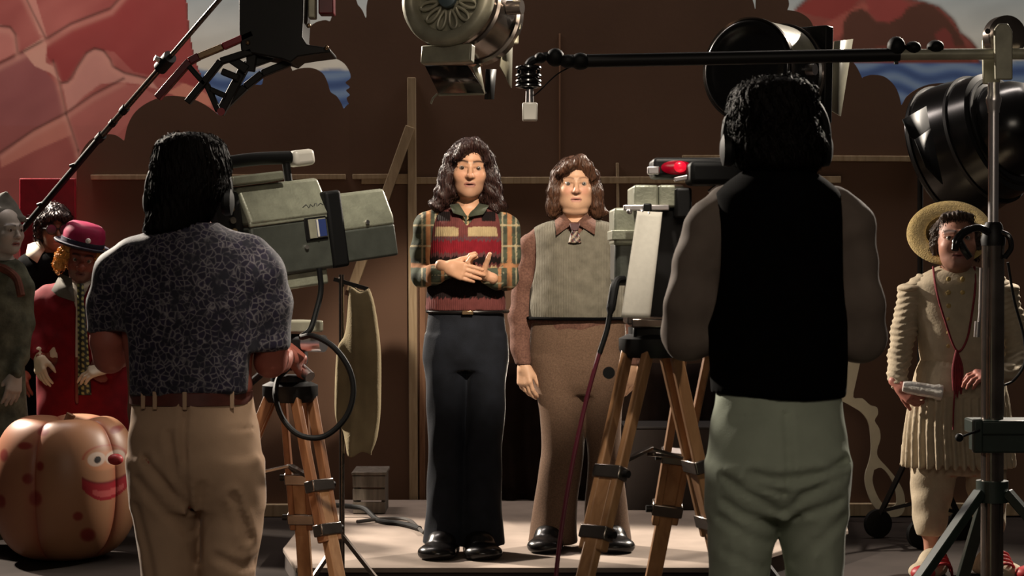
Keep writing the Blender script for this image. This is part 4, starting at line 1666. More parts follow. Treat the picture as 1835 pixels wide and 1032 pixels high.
parts.append(lowbody(m4, TOR, [AL, AR], [PEL, LEGL, LEGR], (L(1391, 320, 0), L(1391, 270, 0), .058), sk4))
parts.append(handmesh(L(1288, 598, .33), (.5, .7, .1), (-.3, .1, -.9), 1, (.5, .5, .5, .5), sk4, h=.004))
parts.append(handmesh(L(1468, 598, .33), (-.5, .7, .1), (.3, .1, -.9), -1, (.5, .5, .5, .5), sk4, h=.004))
body_obj(m4, parts)


def hair4(p):
    d = loft(p, m4.rows([(140, 1360, 1420, .06, 0), (148, 1334, 1446, .09, 0), (166, 1316, 1460, .112, .005), (200, 1308, 1464, .12, .01), (245, 1310, 1470, .115, .005), (280, 1320, 1472, .105, -.005), (300, 1330, 1466, .09, -.012), (314, 1350, 1446, .06, -.015)]))
    q = rot_local(p, HC4, I3, 1.0)
    return d + strands(q, .003, 24, 1.4) + .004 * np.sin(q[2] * 70 + 9 * q[0] * 8) * (q[2] < .02)


hair_blob(hair4, L(1285, 330, -.17), L(1495, 128, .17), .007, M['hair_black'], m4.root, 3000, .09, .0019, 7, .012, .6)


def shirt4(p):
    d = loft(p, TOR, -.008)
    for a, r in (AL, AR):
        d = smin(d, chain(p, a, r, .03), .03)
    d = d + folds(p, .006, 17, 6, (1, 1, .9)) + folds(p, .003, 40, 8, (1, 1, 1))
    d = smin(d, rcone(p, L(1391, 326, 0), L(1391, 304, .01), .078, .07), .02)
    d = np.maximum(d, -rcone(p, L(1391, 312, 0), L(1391, 270, 0), .062, .066))
    return np.maximum(d, p[2] - L(0, 302).z)


garment(m4, 'shirt', shirt4, rowpts(TOR) + [tuple(q) for q in AL[0] + AR[0]], .0095, M['grey_shirt'])


def vest4(p):
    d = loft(p, TOR, .008)
    d = d + folds(p, .003, 16, 9)
    d = np.maximum(d, -rcone(p, L(1391, 316, 0), L(1391, 260, 0), .074, .08))
    for s, a in ((-1, AL), (1, AR)):
        c = a[0][1]
        d = np.maximum(d, -ell(p, (c.x + s * .02, 0, c.z - .05), (.044, .25, .19)))
    return np.maximum(d, L(0, 710).z - p[2] - .008 * np.sin(p[0] * 9))


garment(m4, 'vest', vest4, rowpts(TOR), .009, M['black_cloth'], pad=.04)
GR = [([(1395, 735), (1396, 830), (1392, 900)], 0.0085, .009), ([(1330, 838), (1380, 846), (1420, 842), (1470, 834), (1500, 822)], 0.0112, .012), ([(1322, 852), (1360, 862), (1390, 870)], 0.0085, .008), ([(1498, 842), (1470, 852), (1420, 876), (1398, 905)], 0.0093, .010),
      ([(1290, 846), (1330, 872), (1385, 905)], 0.0078, .010), ([(1290, 888), (1320, 910), (1380, 930)], 0.0078, .010), ([(1492, 886), (1470, 895), (1412, 915)], 0.0078, .010), ([(1285, 920), (1330, 950), (1372, 965)], 0.0060, .010), ([(1500, 920), (1450, 960), (1420, 1000)], 0.0060, .012),
      ([(1300, 738), (1366, 742)], 0.0043, .004), ([(1320, 960), (1322, 1060)], 0.0051, .012), ([(1462, 960), (1464, 1060)], 0.0051, .012), ([(1296, 980), (1360, 1010)], 0.0051, .012)]
garment(m4, 'trousers', trous(m4, PEL, LEGL, LEGR, L(0, 700).z, 8, .0035, GR), rowpts(PEL) + rowpts(LEGL) + rowpts(LEGR), .009, M['pale_green'], pad=.03)
shoe(m4, 1276, 1366, 1520, .05, .29, 1)
shoe(m4, 1412, 1502, 1520, .05, .29, 1)


# headsets the cameramen wear
def headset(c, w, h, label, mic=None, Y=0):
    root = thing('headset', (c.x, c.y, c.z - .02), label, 'headset', 'headsets of the cameramen')
    b = MB()
    pts = [(math.cos(t) * w, .0, math.sin(t) * h) for t in np.linspace(-.05, PI + .05, 28)]
    b.tube(pts, .011, 8)
    b.build('headband', M['black_rubber'], root)
    for s in (-1, 1):
        b = MB()
        b.lathe([(.0, .0), (.034, .002), (.040, .012), (.038, .028), (.02, .034), (0, .034)], (s * (w - .022), 0, -.03), (s, 0, 0), 20)
        b.build('ear_cup', M['black_rubber'], root)
    return root


hs = headset(HC3 + m3.o, .115, .118, 'black headset worn by the cameraman in the floral shirt')
b = MB()
b.cyl((.03, 0, .112), (.032, 0, .142), .006, .005, 10)
b.build('aerial', M['black_rubber'], hs)
headset(HC4 + m4.o, .118, .124, 'black headset worn by the cameraman in the black vest')


# ----------------------------------------------------------------- man in straw hat and cream costume
m5 = Fig(1712, 9.05, 0, 'person in straw hat and cream pleated tunic with dark red neck cord')
L = m5.L
TOR = m5.rows([(478, 1682, 1750, .07, .02), (490, 1655, 1778, .10, .01), (510, 1634, 1800, .12, 0), (560, 1638, 1796, .135, -.01), (610, 1648, 1790, .142, -.015), (655, 1652, 1786, .14, -.01)])
SK5 = m5.rows([(640, 1652, 1788, .142, -.01), (670, 1640, 1796, .16, -.01), (720, 1630, 1806, .178, -.01), (780, 1622, 1812, .19, -.01), (832, 1618, 1816, .198, -.01)])
PEL = m5.rows([(650, 1654, 1786, .13, 0), (760, 1640, 1796, .13, 0), (830, 1634, 1800, .12, 0), (850, 1634, 1798, .11, 0)])
LEGL = m5.rows([(800, 1634, 1716, .105, 0), (860, 1633, 1712, .10, 0), (910, 1634, 1700, .092, 0), (945, 1638, 1694, .085, 0), (958, 1644, 1690, .07, 0)])
LEGR = m5.rows([(800, 1722, 1800, .105, 0), (860, 1730, 1802, .10, 0), (910, 1738, 1802, .092, 0), (945, 1746, 1800, .085, 0), (958, 1750, 1796, .07, 0)])
CALFL = m5.rows([(930, 1646, 1690, .06, 0), (965, 1648, 1686, .055, 0), (1000, 1650, 1684, .05, 0), (1018, 1650, 1682, .05, 0)])
CALFR = m5.rows([(930, 1752, 1794, .06, 0), (965, 1754, 1792, .055, 0), (1000, 1756, 1790, .05, 0), (1018, 1756, 1788, .05, 0)])
AL = ([L(1652, 512, 0), L(1634, 530, 0), L(1620, 590, -.01), L(1612, 640, -.03), L(1608, 672, -.07), L(1614, 694, -.11)], [.055, .060, .056, .050, .042, .034])
AR = ([L(1784, 512, 0), L(1800, 530, 0), L(1818, 590, -.01), L(1824, 640, -.05), L(1806, 668, -.16), L(1778, 672, -.22)], [.055, .060, .056, .050, .042, .034])
HC5 = L(1713, 434, -.02)
HR5 = rotm(-6, -10, 0)
sk5 = (.40, .19, .13)
parts = [headmesh(HC5, HR5, 1.18, sk5, dict(beard=.5, brow=(.02, .012, .01), brow_w=2.0, lip=(.26, .09, .08)), nose=1.35, jaw=1.04, zlow=-.18)]
parts.append(lowbody(m5, TOR, [AL, AR], [PEL, LEGL, LEGR, CALFL, CALFR], (L(1713, 490, .01), L(1713, 468, .0), .056), sk5))
parts.append(handmesh(L(1610, 690, -.11), (.5, -.35, -.45), (.25, .85, .3), -1, (.6, .6, .62, .62), (.42, .16, .12), s=.95, h=.0035, thumb=(.7, .3)))
parts.append(handmesh(L(1780, 672, -.22), (-.8, -.3, .0), (.1, .5, -.8), -1, (.5, .5, .5, .5), (.42, .16, .12), s=.95, h=.004))
body_obj(m5, parts)
make_eyes(m5, HC5, HR5, 1.18, look=(-.2, .15))


def hair5(p):
    q = rot_local(p, HC5, HR5, 1.18)
    d = ell(q, (0, .026, .034), (.081, .096, .088))
    for s in (-1, 1):
        d = smin(d, chain(q, [(s * .074, -.005, .04), (s * .079, .0, -.02), (s * .078, .008, -.06)], [.014, .013, .009], .02), .03)
    d = smin(d, chain(q, [(-.048, -.052, .090), (0, -.066, .092), (.048, -.052, .090)], [.013, .013, .013], .02), .02)
    d = smax(d, -ell(q, (0, -.12, -.05), (.066, .085, .118)), .01)
    return (d + strands(q, .003, 22, 1.8)) * 1.18


hair_blob(hair5, L(1655, 495, -.15), L(1772, 378, .16), .0055, M['hair_grey'], m5.root, 1200, .06, .0022, 8, .01, .5)
# straw hat pushed to the back of the head
hn = Vector((-.18, -.74, .62)).normalized()
b = MB()
hc = L(1701, 416, .045)
b.lathe([(.098, .052), (.101, .02), (.104, .004), (.125, .0), (.155, -.003), (.184, -.002), (.189, .003), (.185, .009), (.155, .008), (.118, .010), (.110, .02)], hc, -hn, 56)
b.lathe([(.104, .0), (.098, .06), (.088, .092), (.06, .105), (0, .108)], hc, -hn, 40)
b.build('straw_hat', M['straw'], m5.root, smooth=60)


def tunic5(p):
    d = loft(p, TOR, .004)
    for s in (-1, 1):                                  # winged shoulders
        c = L(1626, 516, 0) if s < 0 else L(1808, 516, 0)
        d = smin(d, ell(p, (c.x + s * .0, 0, c.z), (.045, .085, .022)), .02)
    d = smin(d, rcone(p, L(1713, 492, .01), L(1713, 478, .0), .068, .066), .012)
    d = d + folds(p, .004, 26, 3)
    d = np.maximum(d, -rcone(p, L(1713, 486, -.01), L(1713, 460, -.02), .06, .072))
    return np.maximum(np.maximum(d, p[2] - L(0, 476).z), L(0, 664).z - p[2])


garment(m5, 'tunic', tunic5, rowpts(TOR) + [tuple(L(1612, 516)), tuple(L(1822, 516))], .0075, M['white_cloth'])


def sleeves5(p):
    d = None
    for a, r in (AL, AR):
        e = chain(p, a, r, .02)
        d = e if d is None else np.minimum(d, e)
    d = d + .0045 * np.sin(p[2] * 230 + 3 * np.sin(p[0] * 40)) + folds(p, .004, 30, 4)
    for a in (AL, AR):
        w = a[0][-1]
        dr = (a[0][-1] - a[0][-2]).normalized()
        near = ((p[0] - w.x) ** 2 + (p[1] - w.y) ** 2 + (p[2] - w.z) ** 2) < .006
        d = np.maximum(d, np.where(near, (p[0] - w.x) * dr.x + (p[1] - w.y) * dr.y + (p[2] - w.z) * dr.z + .004, -1))
    return d


garment(m5, 'sleeves', sleeves5, [tuple(q) for q in AL[0] + AR[0]], .0075, M['white_cloth'])


def skirt5(p):
    th = np.arctan2(p[0] - L(1714, 0).x, -p[1])
    k = np.clip((L(0, 650).z - p[2]) / .4, 0, 1)
    d = loft(p, SK5) + (.010 * k + .002) * np.sin(34 * th + 1.2 * np.sin(p[2] * 11))
    d = np.minimum(d, loft(p, m5.rows([(655, 1648, 1792, .15, -.01), (690, 1640, 1798, .17, -.01), (706, 1638, 1800, .176, -.01)])) - .006)
    inner = loft(p, SK5, -.028, ends=False)
    return np.maximum(d, -np.maximum(inner, p[2] - L(0, 700).z))


garment(m5, 'pleated_skirt', skirt5, rowpts(SK5), .0075, M['white_cloth'])


def breech5(p):
    d = smin(loft(p, PEL), smin(loft(p, LEGL), loft(p, LEGR), .01), .02)
    return d + folds(p, .006, 26, 5, (1, 1, 1.3))


garment(m5, 'breeches', breech5, rowpts(PEL) + rowpts(LEGL) + rowpts(LEGR), .008, M['white_cloth'], pad=.03)
for i in range(6):
    for x in (1700, 1725):
        b = MB()
        y = 500 + i * 24
        b.sph(L(x, y, -.128 - .004 * min(i, 4)), (.011, .006, .011), 12)
        b.build('button', M['straw'], m5.root)
b = MB()
cz = [L(1672, 478, -.03), L(1678, 520, -.122), L(1692, 570, -.150), L(1714, 628, -.168), L(1732, 610, -.165), L(1742, 560, -.150), L(1748, 510, -.122), L(1746, 478, -.04)]
b.tube(spline(cz, 6), .005, 8)
b.build('neck_cord', M['red_cord'], m5.root)
b = MB()
for k in range(5):
    b.tube(spline([L(1714, 628, -.172), L(1708 + 4 * k, 660, -.196), L(1709 + 3.2 * k, 700 + 6 * (k % 3), -.21)], 5), [.006] * 10 + [.004], 7)
b.tube(spline([L(1712, 690, -.205), L(1709, 730, -.222), L(1708, 770, -.232)], 5), .004, 7)
b.build('cord_tassel', M['red_cord'], m5.root)
for x0, x1, sg in ((1640, 1698, -1), (1750, 1808, 1)):
    c = m5.L((x0 + x1) / 2, 1000).x
    shoe(m5, x0, x1, 1000, -.10, .30, -1, material=M['white_cloth'], toe_out=.55 * sg)
    b = MB()
    for k in range(4):
        z = .075 - .012 * k
        y = -.10 - .035 * k
        b.tube(spline([(c - .055, y + .05, z - .03), (c - .02, y - .035, z + .03), (c + .03, y - .035, z + .026), (c + .06, y + .05, z - .03)], 5), .007, 8)
    b.build('shoe_lace', M['red_lace'], m5.root)
    b = MB()
    b.sph((c + sg * .09, -.26, .035), (.055, .05, .034), 16)
    b.build('shoe_toe', M['red_lace'], m5.root)
# what he holds
b = MB()
sc = L(1652, 698, -.17)
ax_ = Vector((1, -.1, -.16)).normalized()
b.lathe([(0, -.085), (.022, -.083), (.028, -.06), (.03, 0), (.03, .05), (.036, .07), (.034, .088), (.02, .092), (0, .092)], (0, 0, 0), ax_, 24)
o = b.build('silver_tube', M['silver'])
o.location = sc + m5.o
tag(o, 'shiny crumpled silver tube held in the hand of the straw-hatted person', 'tube')

# ----------------------------------------------------------------- clown
m6 = Fig(146, 10.12, 0, 'clown in magenta bowler hat, orange hair, red coat and long spotted tie, behind the pumpkin')
L = m6.L
TOR = m6.rows([(500, 112, 180, .07, .02), (514, 86, 208, .10, .01), (535, 66, 226, .125, 0), (580, 64, 228, .14, -.005), (640, 66, 226, .145, -.01), (700, 66, 228, .15, -.01), (760, 66, 230, .15, -.01), (830, 68, 230, .145, 0)])
LEGL = m6.rows([(790, 72, 148, .11, 0), (880, 82, 142, .09, 0), (968, 88, 138, .085, 0)])
LEGR = m6.rows([(790, 150, 226, .11, 0), (880, 152, 214, .09, 0), (968, 156, 208, .085, 0)])
AL = ([L(88, 530, 0), L(68, 550, 0), L(60, 590, -.02), L(64, 622, -.07), L(72, 640, -.12)], [.06, .066, .06, .05, .04])
AR = ([L(206, 530, 0), L(224, 550, 0), L(230, 600, -.02), L(216, 640, -.1), L(190, 660, -.16)], [.06, .066, .06, .05, .04])
HC6 = L(148, 464, -.02)
HR6 = rotm(10, 6, 8)
sk6 = (.20, .045, .028)
parts = [headmesh(HC6, HR6, 1.0, sk6, dict(beard=.75, brow=(.02, .01, .01), lip=(.10, .02, .02)), nose=1.9, zlow=-.18, h=.004)]
parts.append(lowbody(m6, TOR, [AL, AR], [LEGL, LEGR], (L(147, 516, .01), L(147, 494, .0), .056), sk6))
parts.append(handmesh(L(70, 638, -.12), (.15, -.2, -.9), (.5, .7, 0), 1, (.3, .3, .32, .35), (.58, .48, .36), s=.95, h=.0045))
parts.append(handmesh(L(190, 660, -.16), (-.8, -.3, -.2), (0, .6, -.7), -1, (.4, .4, .4, .4), (.58, .48, .36), s=.95, h=.0045))
body_obj(m6, parts)
make_eyes(m6, HC6, HR6, 1.0)


def hair6(p):
    q = rot_local(p, HC6, HR6, 1.0)
    d = ell(q, (0, .035, .02), (.088, .09, .09))
    for s in (-1, 1):
        d = smin(d, chain(q, [(s * .082, -.005, .045), (s * .098, -.01, .0), (s * .112, -.008, -.05)], [.024, .030, .024], .02), .02)
    d = smax(d, -ell(q, (0, -.12, -.03), (.066, .09, .118)), .01)
    return d + strands(q, .006, 26, 2.2) + .004 * np.sin(q[2] * 150 + q[0] * 60)


hair_blob(hair6, L(84, 512, -.14), L(214, 415, .16), .005, M['hair_orange'], m6.root, 1600, .06, .0022, 9, .012, .8)
hn = Vector((.24, -.10, .95)).normalized()
hc = L(147, 440, -.01)
b = MB()
b.lathe([(.097, .0), (.100, .02), (.099, .06), (.090, .095), (.07, .112), (.035, .118), (0, .118)], hc, hn, 40, sy=1.1)
hat = b.build('bowler_hat', M['pink_felt'], m6.root, smooth=60)
b = MB()
b.lathe([(.09, .0), (.118, -.006), (.130, -.001), (.134, .008), (.128, .012), (.112, .006), (.096, .010), (.090, .004)], hc, hn, 44, sy=1.1)
b.build('hat_brim', M['navy_felt'], hat)
b = MB()
b.lathe([(.0985, .01), (.1025, .012), (.1025, .030), (.0985, .032)], hc, hn, 40, sy=1.1)
b.build('hat_band', M['navy_felt'], hat)
b = MB()
b.sph(L(158, 432, -.118), (.014, .008, .014), 12)
b.build('hat_stud', M['silver'], hat)


def coat6(p):
    d = loft(p, TOR)
    for a, r in (AL, AR):
        d = smin(d, chain(p, a, r, .03), .03)
    d = d + folds(p, .006, 22, 3)
    xc = L(147, 0).x
    d = np.maximum(d, -np.maximum(np.maximum(np.abs(p[0] - xc) - np.maximum((p[2] - L(0, 560).z) * .33, .008), p[1] + .03), L(0, 720).z - p[2]))
    d = np.maximum(d, -rcone(p, L(147, 512, 0), L(147, 480, 0), .066, .075))
    for a in (AL, AR):
        w = a[0][-1]
        dr = (a[0][-1] - a[0][-2]).normalized()
        near = ((p[0] - w.x) ** 2 + (p[1] - w.y) ** 2 + (p[2] - w.z) ** 2) < .0075
        d = np.maximum(d, np.where(near, (p[0] - w.x) * dr.x + (p[1] - w.y) * dr.y + (p[2] - w.z) * dr.z + .004, -1))
    return np.maximum(d, L(0, 828).z - p[2])


garment(m6, 'coat', coat6, rowpts(TOR) + [tuple(q) for q in AL[0] + AR[0]], .0095, M['red_coat'])
M['grey_felt'] = mat('grey_lapel_felt', (.10, .09, .075), .9, var=.15)
flap(m6, 'lapel', [L(128, 498, -.085), L(108, 490, -.05), L(92, 520, -.10), L(104, 530, -.128), L(134, 540, -.135)], M['grey_felt'])
flap(m6, 'lapel', [L(166, 498, -.085), L(186, 490, -.05), L(202, 520, -.10), L(190, 530, -.128), L(160, 540, -.135)], M['grey_felt'])


def shirt6(p):
    d = loft(p, TOR, -.012)
    d = smin(d, rcone(p, L(147, 510, 0), L(147, 497, .0), .066, .064), .01)
    d = np.maximum(d, -rcone(p, L(147, 506, 0), L(147, 480, 0), .056, .06))
    return np.maximum(np.maximum(d, L(0, 640).z - p[2]), p[1] - .05)


garment(m6, 'shirt', shirt6, rowpts(TOR[:5]), .0085, M['white_glove'])
b = MB()
b.grid(lambda u, v: L(144 + 8 * v + (u - .5) * (12 + 12 * v), 508 + 200 * v, -.108 - .075 * min(1, v * 2.2) + .012 * (2 * u - 1) ** 2), 10, 90)
tie = b.build('spotted_tie', M['tie'], m6.root, solid=.004)
P = np.array([v.co[:] for v in tie.data.vertices])
x, y = m6.pix(P)
gx, gy = (x % 9) - 4.5, ((y + 4 * (np.floor(x / 9) % 2)) % 10) - 5
paint_attr(tie.data, np.where((np.hypot(gx, gy) < 2.8)[:, None], np.array([.36, .34, .12]), np.array([.012, .016, .012])))
shoe(m6, 86, 142, 975, -.05, .32, -1)
shoe(m6, 156, 212, 975, -.05, .32, -1)
garment(m6, 'trousers', lambda p: smin(loft(p, LEGL), loft(p, LEGR), .02), rowpts(LEGL) + rowpts(LEGR), .012, M['black_cloth'], pad=.03)

# ----------------------------------------------------------------- man with dark glasses behind the clown
m7 = Fig(92, 10.56, 0, 'man with dark shaggy hair and dark glasses, only head and collar showing behind the clown')
L = m7.L
TOR = m7.rows([(446, 66, 124, .07, .02), (458, 44, 148, .10, .01), (480, 30, 162, .12, 0), (560, 32, 160, .13, 0), (680, 36, 156, .125, 0), (720, 38, 156, .125, 0)])
LEGL = m7.rows([(690, 40, 96, .11, 0), (800, 44, 92, .09, 0), (940, 46, 90, .085, 0)])
LEGR = m7.rows([(690, 98, 154, .11, 0), (800, 102, 150, .09, 0), (940, 104, 148, .085, 0)])
AL = ([L(48, 474, 0), L(34, 500, 0), L(28, 560, .0), L(34, 620, -.04), L(40, 660, -.08)], [.055, .058, .052, .045, .036])
AR = ([L(144, 474, 0), L(158, 500, 0), L(162, 560, .0), L(156, 620, -.04), L(150, 660, -.08)], [.055, .058, .052, .045, .036])
HC7 = L(97, 409, 0)
HR7 = rotm(24, 4, 0)
parts = [headmesh(HC7, HR7, 1.0, SK['dark'], dict(), h=.005, zlow=-.18)]
parts.append(lowbody(m7, TOR, [AL, AR], [LEGL, LEGR], (L(95, 460, .01), L(96, 436, .0), .056), SK['dark']))
parts.append(handmesh(L(40, 660, -.08), (.1, -.2, -.9), (.5, .7, 0), 1, (.3, .3, .3, .3), SK['dark'], h=.005))
parts.append(handmesh(L(150, 660, -.08), (-.1, -.2, -.9), (-.5, .7, 0), -1, (.3, .3, .3, .3), SK['dark'], h=.005))
body_obj(m7, parts)


def hair7(p):
    q = rot_local(p, HC7, HR7, 1.0)
    d = ell(q, (0, .024, .036), (.094, .11, .098))
    d = smin(d, ell(q, (0, .045, -.045), (.088, .07, .09)), .03)
    for s in (-1, 1):
        d = smin(d, chain(q, [(s * .080, -.01, .03), (s * .085, -.0, -.04)], [.022, .016], .02), .02)
    d = smin(d, chain(q, [(-.05, -.07, .06), (0, -.088, .062), (.05, -.07, .06)], [.022, .022, .022], .02), .02)
    d = smax(d, -ell(q, (0, -.12, -.06), (.066, .09, .115)), .01)
    return d + strands(q, .005, 26, 1.4)


hair_blob(hair7, L(46, 462, -.15), L(146, 356, .16), .006, M['hair_dark'], m7.root, 1500, .07, .0022, 10, .008, .4)


def shirt7(p):
    d = loft(p, TOR)
    for a, r in (AL, AR):
        d = smin(d, chain(p, a, r, .03), .03)
    d = d + folds(p, .005, 24, 6)
    return np.maximum(d, -rcone(p, L(95, 458, 0), L(96, 430, 0), .062, .07))


garment(m7, 'shirt', shirt7, rowpts(TOR) + [tuple(q) for q in AL[0] + AR[0]], .011, M['black_cloth'])
flap(m7, 'collar', [L(80, 446, -.06), L(72, 430, -.02), L(50, 438, .0), L(46, 456, -.07), L(66, 470, -.12)], M['white_glove'])
flap(m7, 'collar', [L(108, 446, -.06), L(116, 430, -.02), L(136, 438, .0), L(140, 456, -.07), L(122, 470, -.12)], M['white_glove'])
garment(m7, 'trousers', lambda p: smin(loft(p, LEGL), loft(p, LEGR), .02), rowpts(LEGL) + rowpts(LEGR), .012, M['black_cloth'], pad=.03)
shoe(m7, 46, 92, 950, -.05)
shoe(m7, 104, 150, 950, -.05)
gl = thing('glasses', HC7 + m7.o, 'dark glasses on the face of the shaggy-haired man', 'glasses')
for s in (-1, 1):
    c = HR7 @ Vector((s * .034, -.104, .0))
    n_ = HR7 @ Vector((0, -1, 0))
    b = MB()
    b.lathe([(0, .001), (.025, .001), (.025, -.002), (0, -.002)], c, n_, 24)
    b.build('lens', M['black_gloss'], gl)
    b = MB()
    b.lathe([(.024, .003), (.028, .003), (.028, -.003), (.024, -.003), (.024, .003)], c, n_, 24)
    b.build('rim', M['black_paint'], gl)
    b = MB()
    b.cyl(HR7 @ Vector((s * .06, -.103, .003)), HR7 @ Vector((s * .085, .0, .003)), .003, n=8)
    b.build('temple', M['black_paint'], gl)
b = MB()
b.cyl(HR7 @ Vector((-.01, -.106, .004)), HR7 @ Vector((.01, -.106, .004)), .003, n=8)
b.build('bridge', M['black_paint'], gl)

# ----------------------------------------------------------------- figure with the pointed cap at the left edge
m8 = Fig(2, 9.78, 0, 'pale-faced figure in pointed grey cap and mottled grey-green costume at the left edge')
L = m8.L
TOR = m8.rows([(462, -26, 30, .065, .02), (476, -50, 42, .095, .01), (500, -58, 46, .115, 0), (560, -56, 44, .12, 0), (620, -56, 42, .12, 0), (700, -64, 46, .14, 0), (800, -74, 54, .16, 0), (960, -84, 60, .18, 0)])
AL = ([L(-40, 490, 0), L(-56, 520, 0), L(-62, 580, 0), L(-56, 640, -.05), L(-48, 670, -.1)], [.05, .05, .046, .04, .032])
AR = ([L(30, 490, 0), L(42, 516, 0), L(44, 580, 0), L(36, 640, -.05), L(28, 670, -.1)], [.05, .05, .046, .04, .032])
HC8 = L(9, 412, -.01)
HR8 = rotm(52, 2, 0)
parts = [headmesh(HC8, HR8, .98, (.42, .38, .34), dict(brow=(.03, .02, .02), lip=(.25, .05, .05), cheeks=.15), h=.004, zlow=-.18)]
parts.append(lowbody(m8, TOR, [AL, AR], [], (L(3, 476, .01), L(5, 445, .0), .048), (.42, .38, .34)))
parts.append(handmesh(L(-48, 670, -.1), (.1, -.2, -.9), (.5, .7, 0), 1, (.3, .3, .3, .3), (.42, .38, .34), h=.005))
parts.append(handmesh(L(28, 670, -.1), (-.1, -.2, -.9), (-.5, .7, 0), -1, (.3, .3, .3, .3), (.42, .38, .34), h=.005))
body_obj(m8, parts)
make_eyes(m8, HC8, HR8, .98)


def hair8(p):
    q = rot_local(p, HC8, HR8, .98)
    d = ell(q, (0, .03, .02), (.085, .10, .09))
    d = smin(d, ell(q, (0, .06, -.05), (.078, .06, .09)), .03)
    d = smax(d, -ell(q, (0, -.12, -.03), (.062, .11, .115)), .01)
    return d + strands(q, .004, 28, 1.0)


blob('hair', hair8, L(-40, 465, -.16), L(50, 370, .16), .006, M['hair_black'], m8.root)
M['grey_green'] = mat('mottled_grey_green_cloth', (.095, .10, .072), .85, var=.5, vscale=16, spec=.2, sheen=.15, bump=.2, bscale=80)
M['cap_grey'] = mat('grey_green_cap_felt', (.09, .085, .07), .9, var=.2, vscale=30)
b = MB()
pth = [L(6, 400, .03), L(5, 385, .03), L(7, 368, .03), L(9, 354, .02), L(12, 344, .01)]
b.tube(spline(pth, 4), [.112, .112, .110, .106, .100, .094, .088, .08, .072, .064, .055, .046, .038, .03, .022, .014, .006], 28)
b.build('pointed_cap', M['cap_grey'], m8.root)


def gown8(p):
    d = loft(p, TOR)
    for a, r in (AL, AR):
        d = smin(d, chain(p, a, r, .03), .03)
    d = d + folds(p, .007, 20, 2, (1, 1, .5))
    return np.maximum(d, -rcone(p, L(3, 474, 0), L(5, 440, 0), .054, .062))


garment(m8, 'gown', gown8, rowpts(TOR) + [tuple(q) for q in AL[0] + AR[0]], .011, M['grey_green'])
b = MB()
b.tube(spline([L(-26, 470, -.04), L(-6, 478, -.08), L(12, 484, -.1), L(30, 500, -.12), L(38, 530, -.14)], 5), [.022] * 10 + [.02] * 11, 10)
b.build('scarf', mat('rust_scarf', (.12, .035, .02), .9, var=.3, vscale=40), m8.root)


# ================================================================= pumpkin
YP = 9.45
pc = at(116, 860, YP)
PRX, PRZ = 132 / pxm(YP), 142 / pxm(YP)
nu, nv = 520, 280
th = np.linspace(0, 2 * PI, nu, endpoint=False)
ph = np.linspace(0, PI, nv + 1)
TH, PH = np.meshgrid(th, ph, indexing='ij')
lob = np.abs(np.sin(TH * 5 / 1.0 * .5 + .55)) ** .55            # five broad lobes... ten grooves
rr = (.90 + .10 * lob)
sp = np.sin(PH)
rad = PRX * rr * np.clip(sp, 0, 1) ** .72
zz = PRZ * np.sign(np.cos(PH)) * np.abs(np.cos(PH)) ** .86
zz = np.where(zz > 0, zz - .09 * np.exp(-(sp / .42) ** 2), zz + .02 * np.exp(-(sp / .5) ** 2))
zz = zz * (1 + .05 * (lob - .5) * np.clip(np.cos(PH), 0, 1))
VX, VY, VZ = rad * np.sin(TH), -rad * np.cos(TH), zz
V = np.stack([VX, VY, VZ], -1).reshape(-1, 3)
zmin = V[:, 2].min()
i, j = np.meshgrid(np.arange(nu), np.arange(nv), indexing='ij')
a_ = (i * (nv + 1) + j).ravel()
b_ = (((i + 1) % nu) * (nv + 1) + j).ravel()
Q = np.stack([a_, a_ + 1, b_ + 1, b_], 1)
pump = thing('toy_pumpkin', (pc.x, YP, 0), 'big pale inflated pumpkin with painted smiling face and red spots on the floor', 'pumpkin')
me = np_mesh('pumpkin_shell', V - np.array([0, 0, zmin]), Q)
px_ = 116 + V[:, 0] * pxm(YP)
py_ = 860 - V[:, 2] * pxm(YP)
front = V[:, 1] < .02
C = np.tile(np.array([.50, .30, .17]), (len(V), 1))
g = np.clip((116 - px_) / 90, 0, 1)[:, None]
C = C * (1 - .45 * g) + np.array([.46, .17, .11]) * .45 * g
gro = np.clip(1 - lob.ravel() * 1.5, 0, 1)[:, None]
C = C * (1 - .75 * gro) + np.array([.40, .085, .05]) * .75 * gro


def put(m, c):
    m = np.clip(m, 0, 1)[:, None] * front[:, None]
    C[:] = C * (1 - m) + np.array(c) * m


for (x, y, rx, ry) in ((100, 757, 12, 9), (70, 782, 15, 7), (100, 816, 8, 9), (78, 838, 11, 10), (92, 872, 13, 15), (165, 903, 9, 9), (178, 938, 13, 14), (214, 760, 9, 7), (30, 800, 10, 12), (26, 880, 11, 13)):
    put(1.25 - np.hypot((px_ - x) / rx, (py_ - y) / ry) ** 3, (.30, .045, .03))
# painted face: eye patch, eyes, nose, wide red mouth
put(1.3 - np.hypot((px_ - 203) / 26, (py_ - 810) / 17) ** 4, (.66, .36, .20))
put(.8 * np.exp(-((np.hypot((px_ - 203) / 30, (py_ - 806) / 22) - 1) / .07) ** 2) * (py_ < 806), (.42, .07, .04))
for x in (193, 219):
    put(1.6 - np.hypot((px_ - x) / 13, (py_ - 806) / 12) ** 6, (.72, .68, .60))
    put(1.6 - np.hypot((px_ - x - 2) / 5, (py_ - 807) / 6) ** 6, (.01, .01, .012))
mth = (py_ > 838 + .010 * (px_ - 208) ** 2 * -.9 - 6 + .012 * 0) 
up = 848 - .011 * (px_ - 205) ** 2
dn = 879 - .020 * (px_ - 207) ** 2
put(1.0 * ((py_ > up) & (py_ < dn) & (px_ > 172) & (px_ < 244)), (.40, .012, .03))
put(1.0 * ((py_ > up + 13) & (py_ < dn - 6) & (px_ > 188) & (px_ < 232)), (.62, .13, .14))
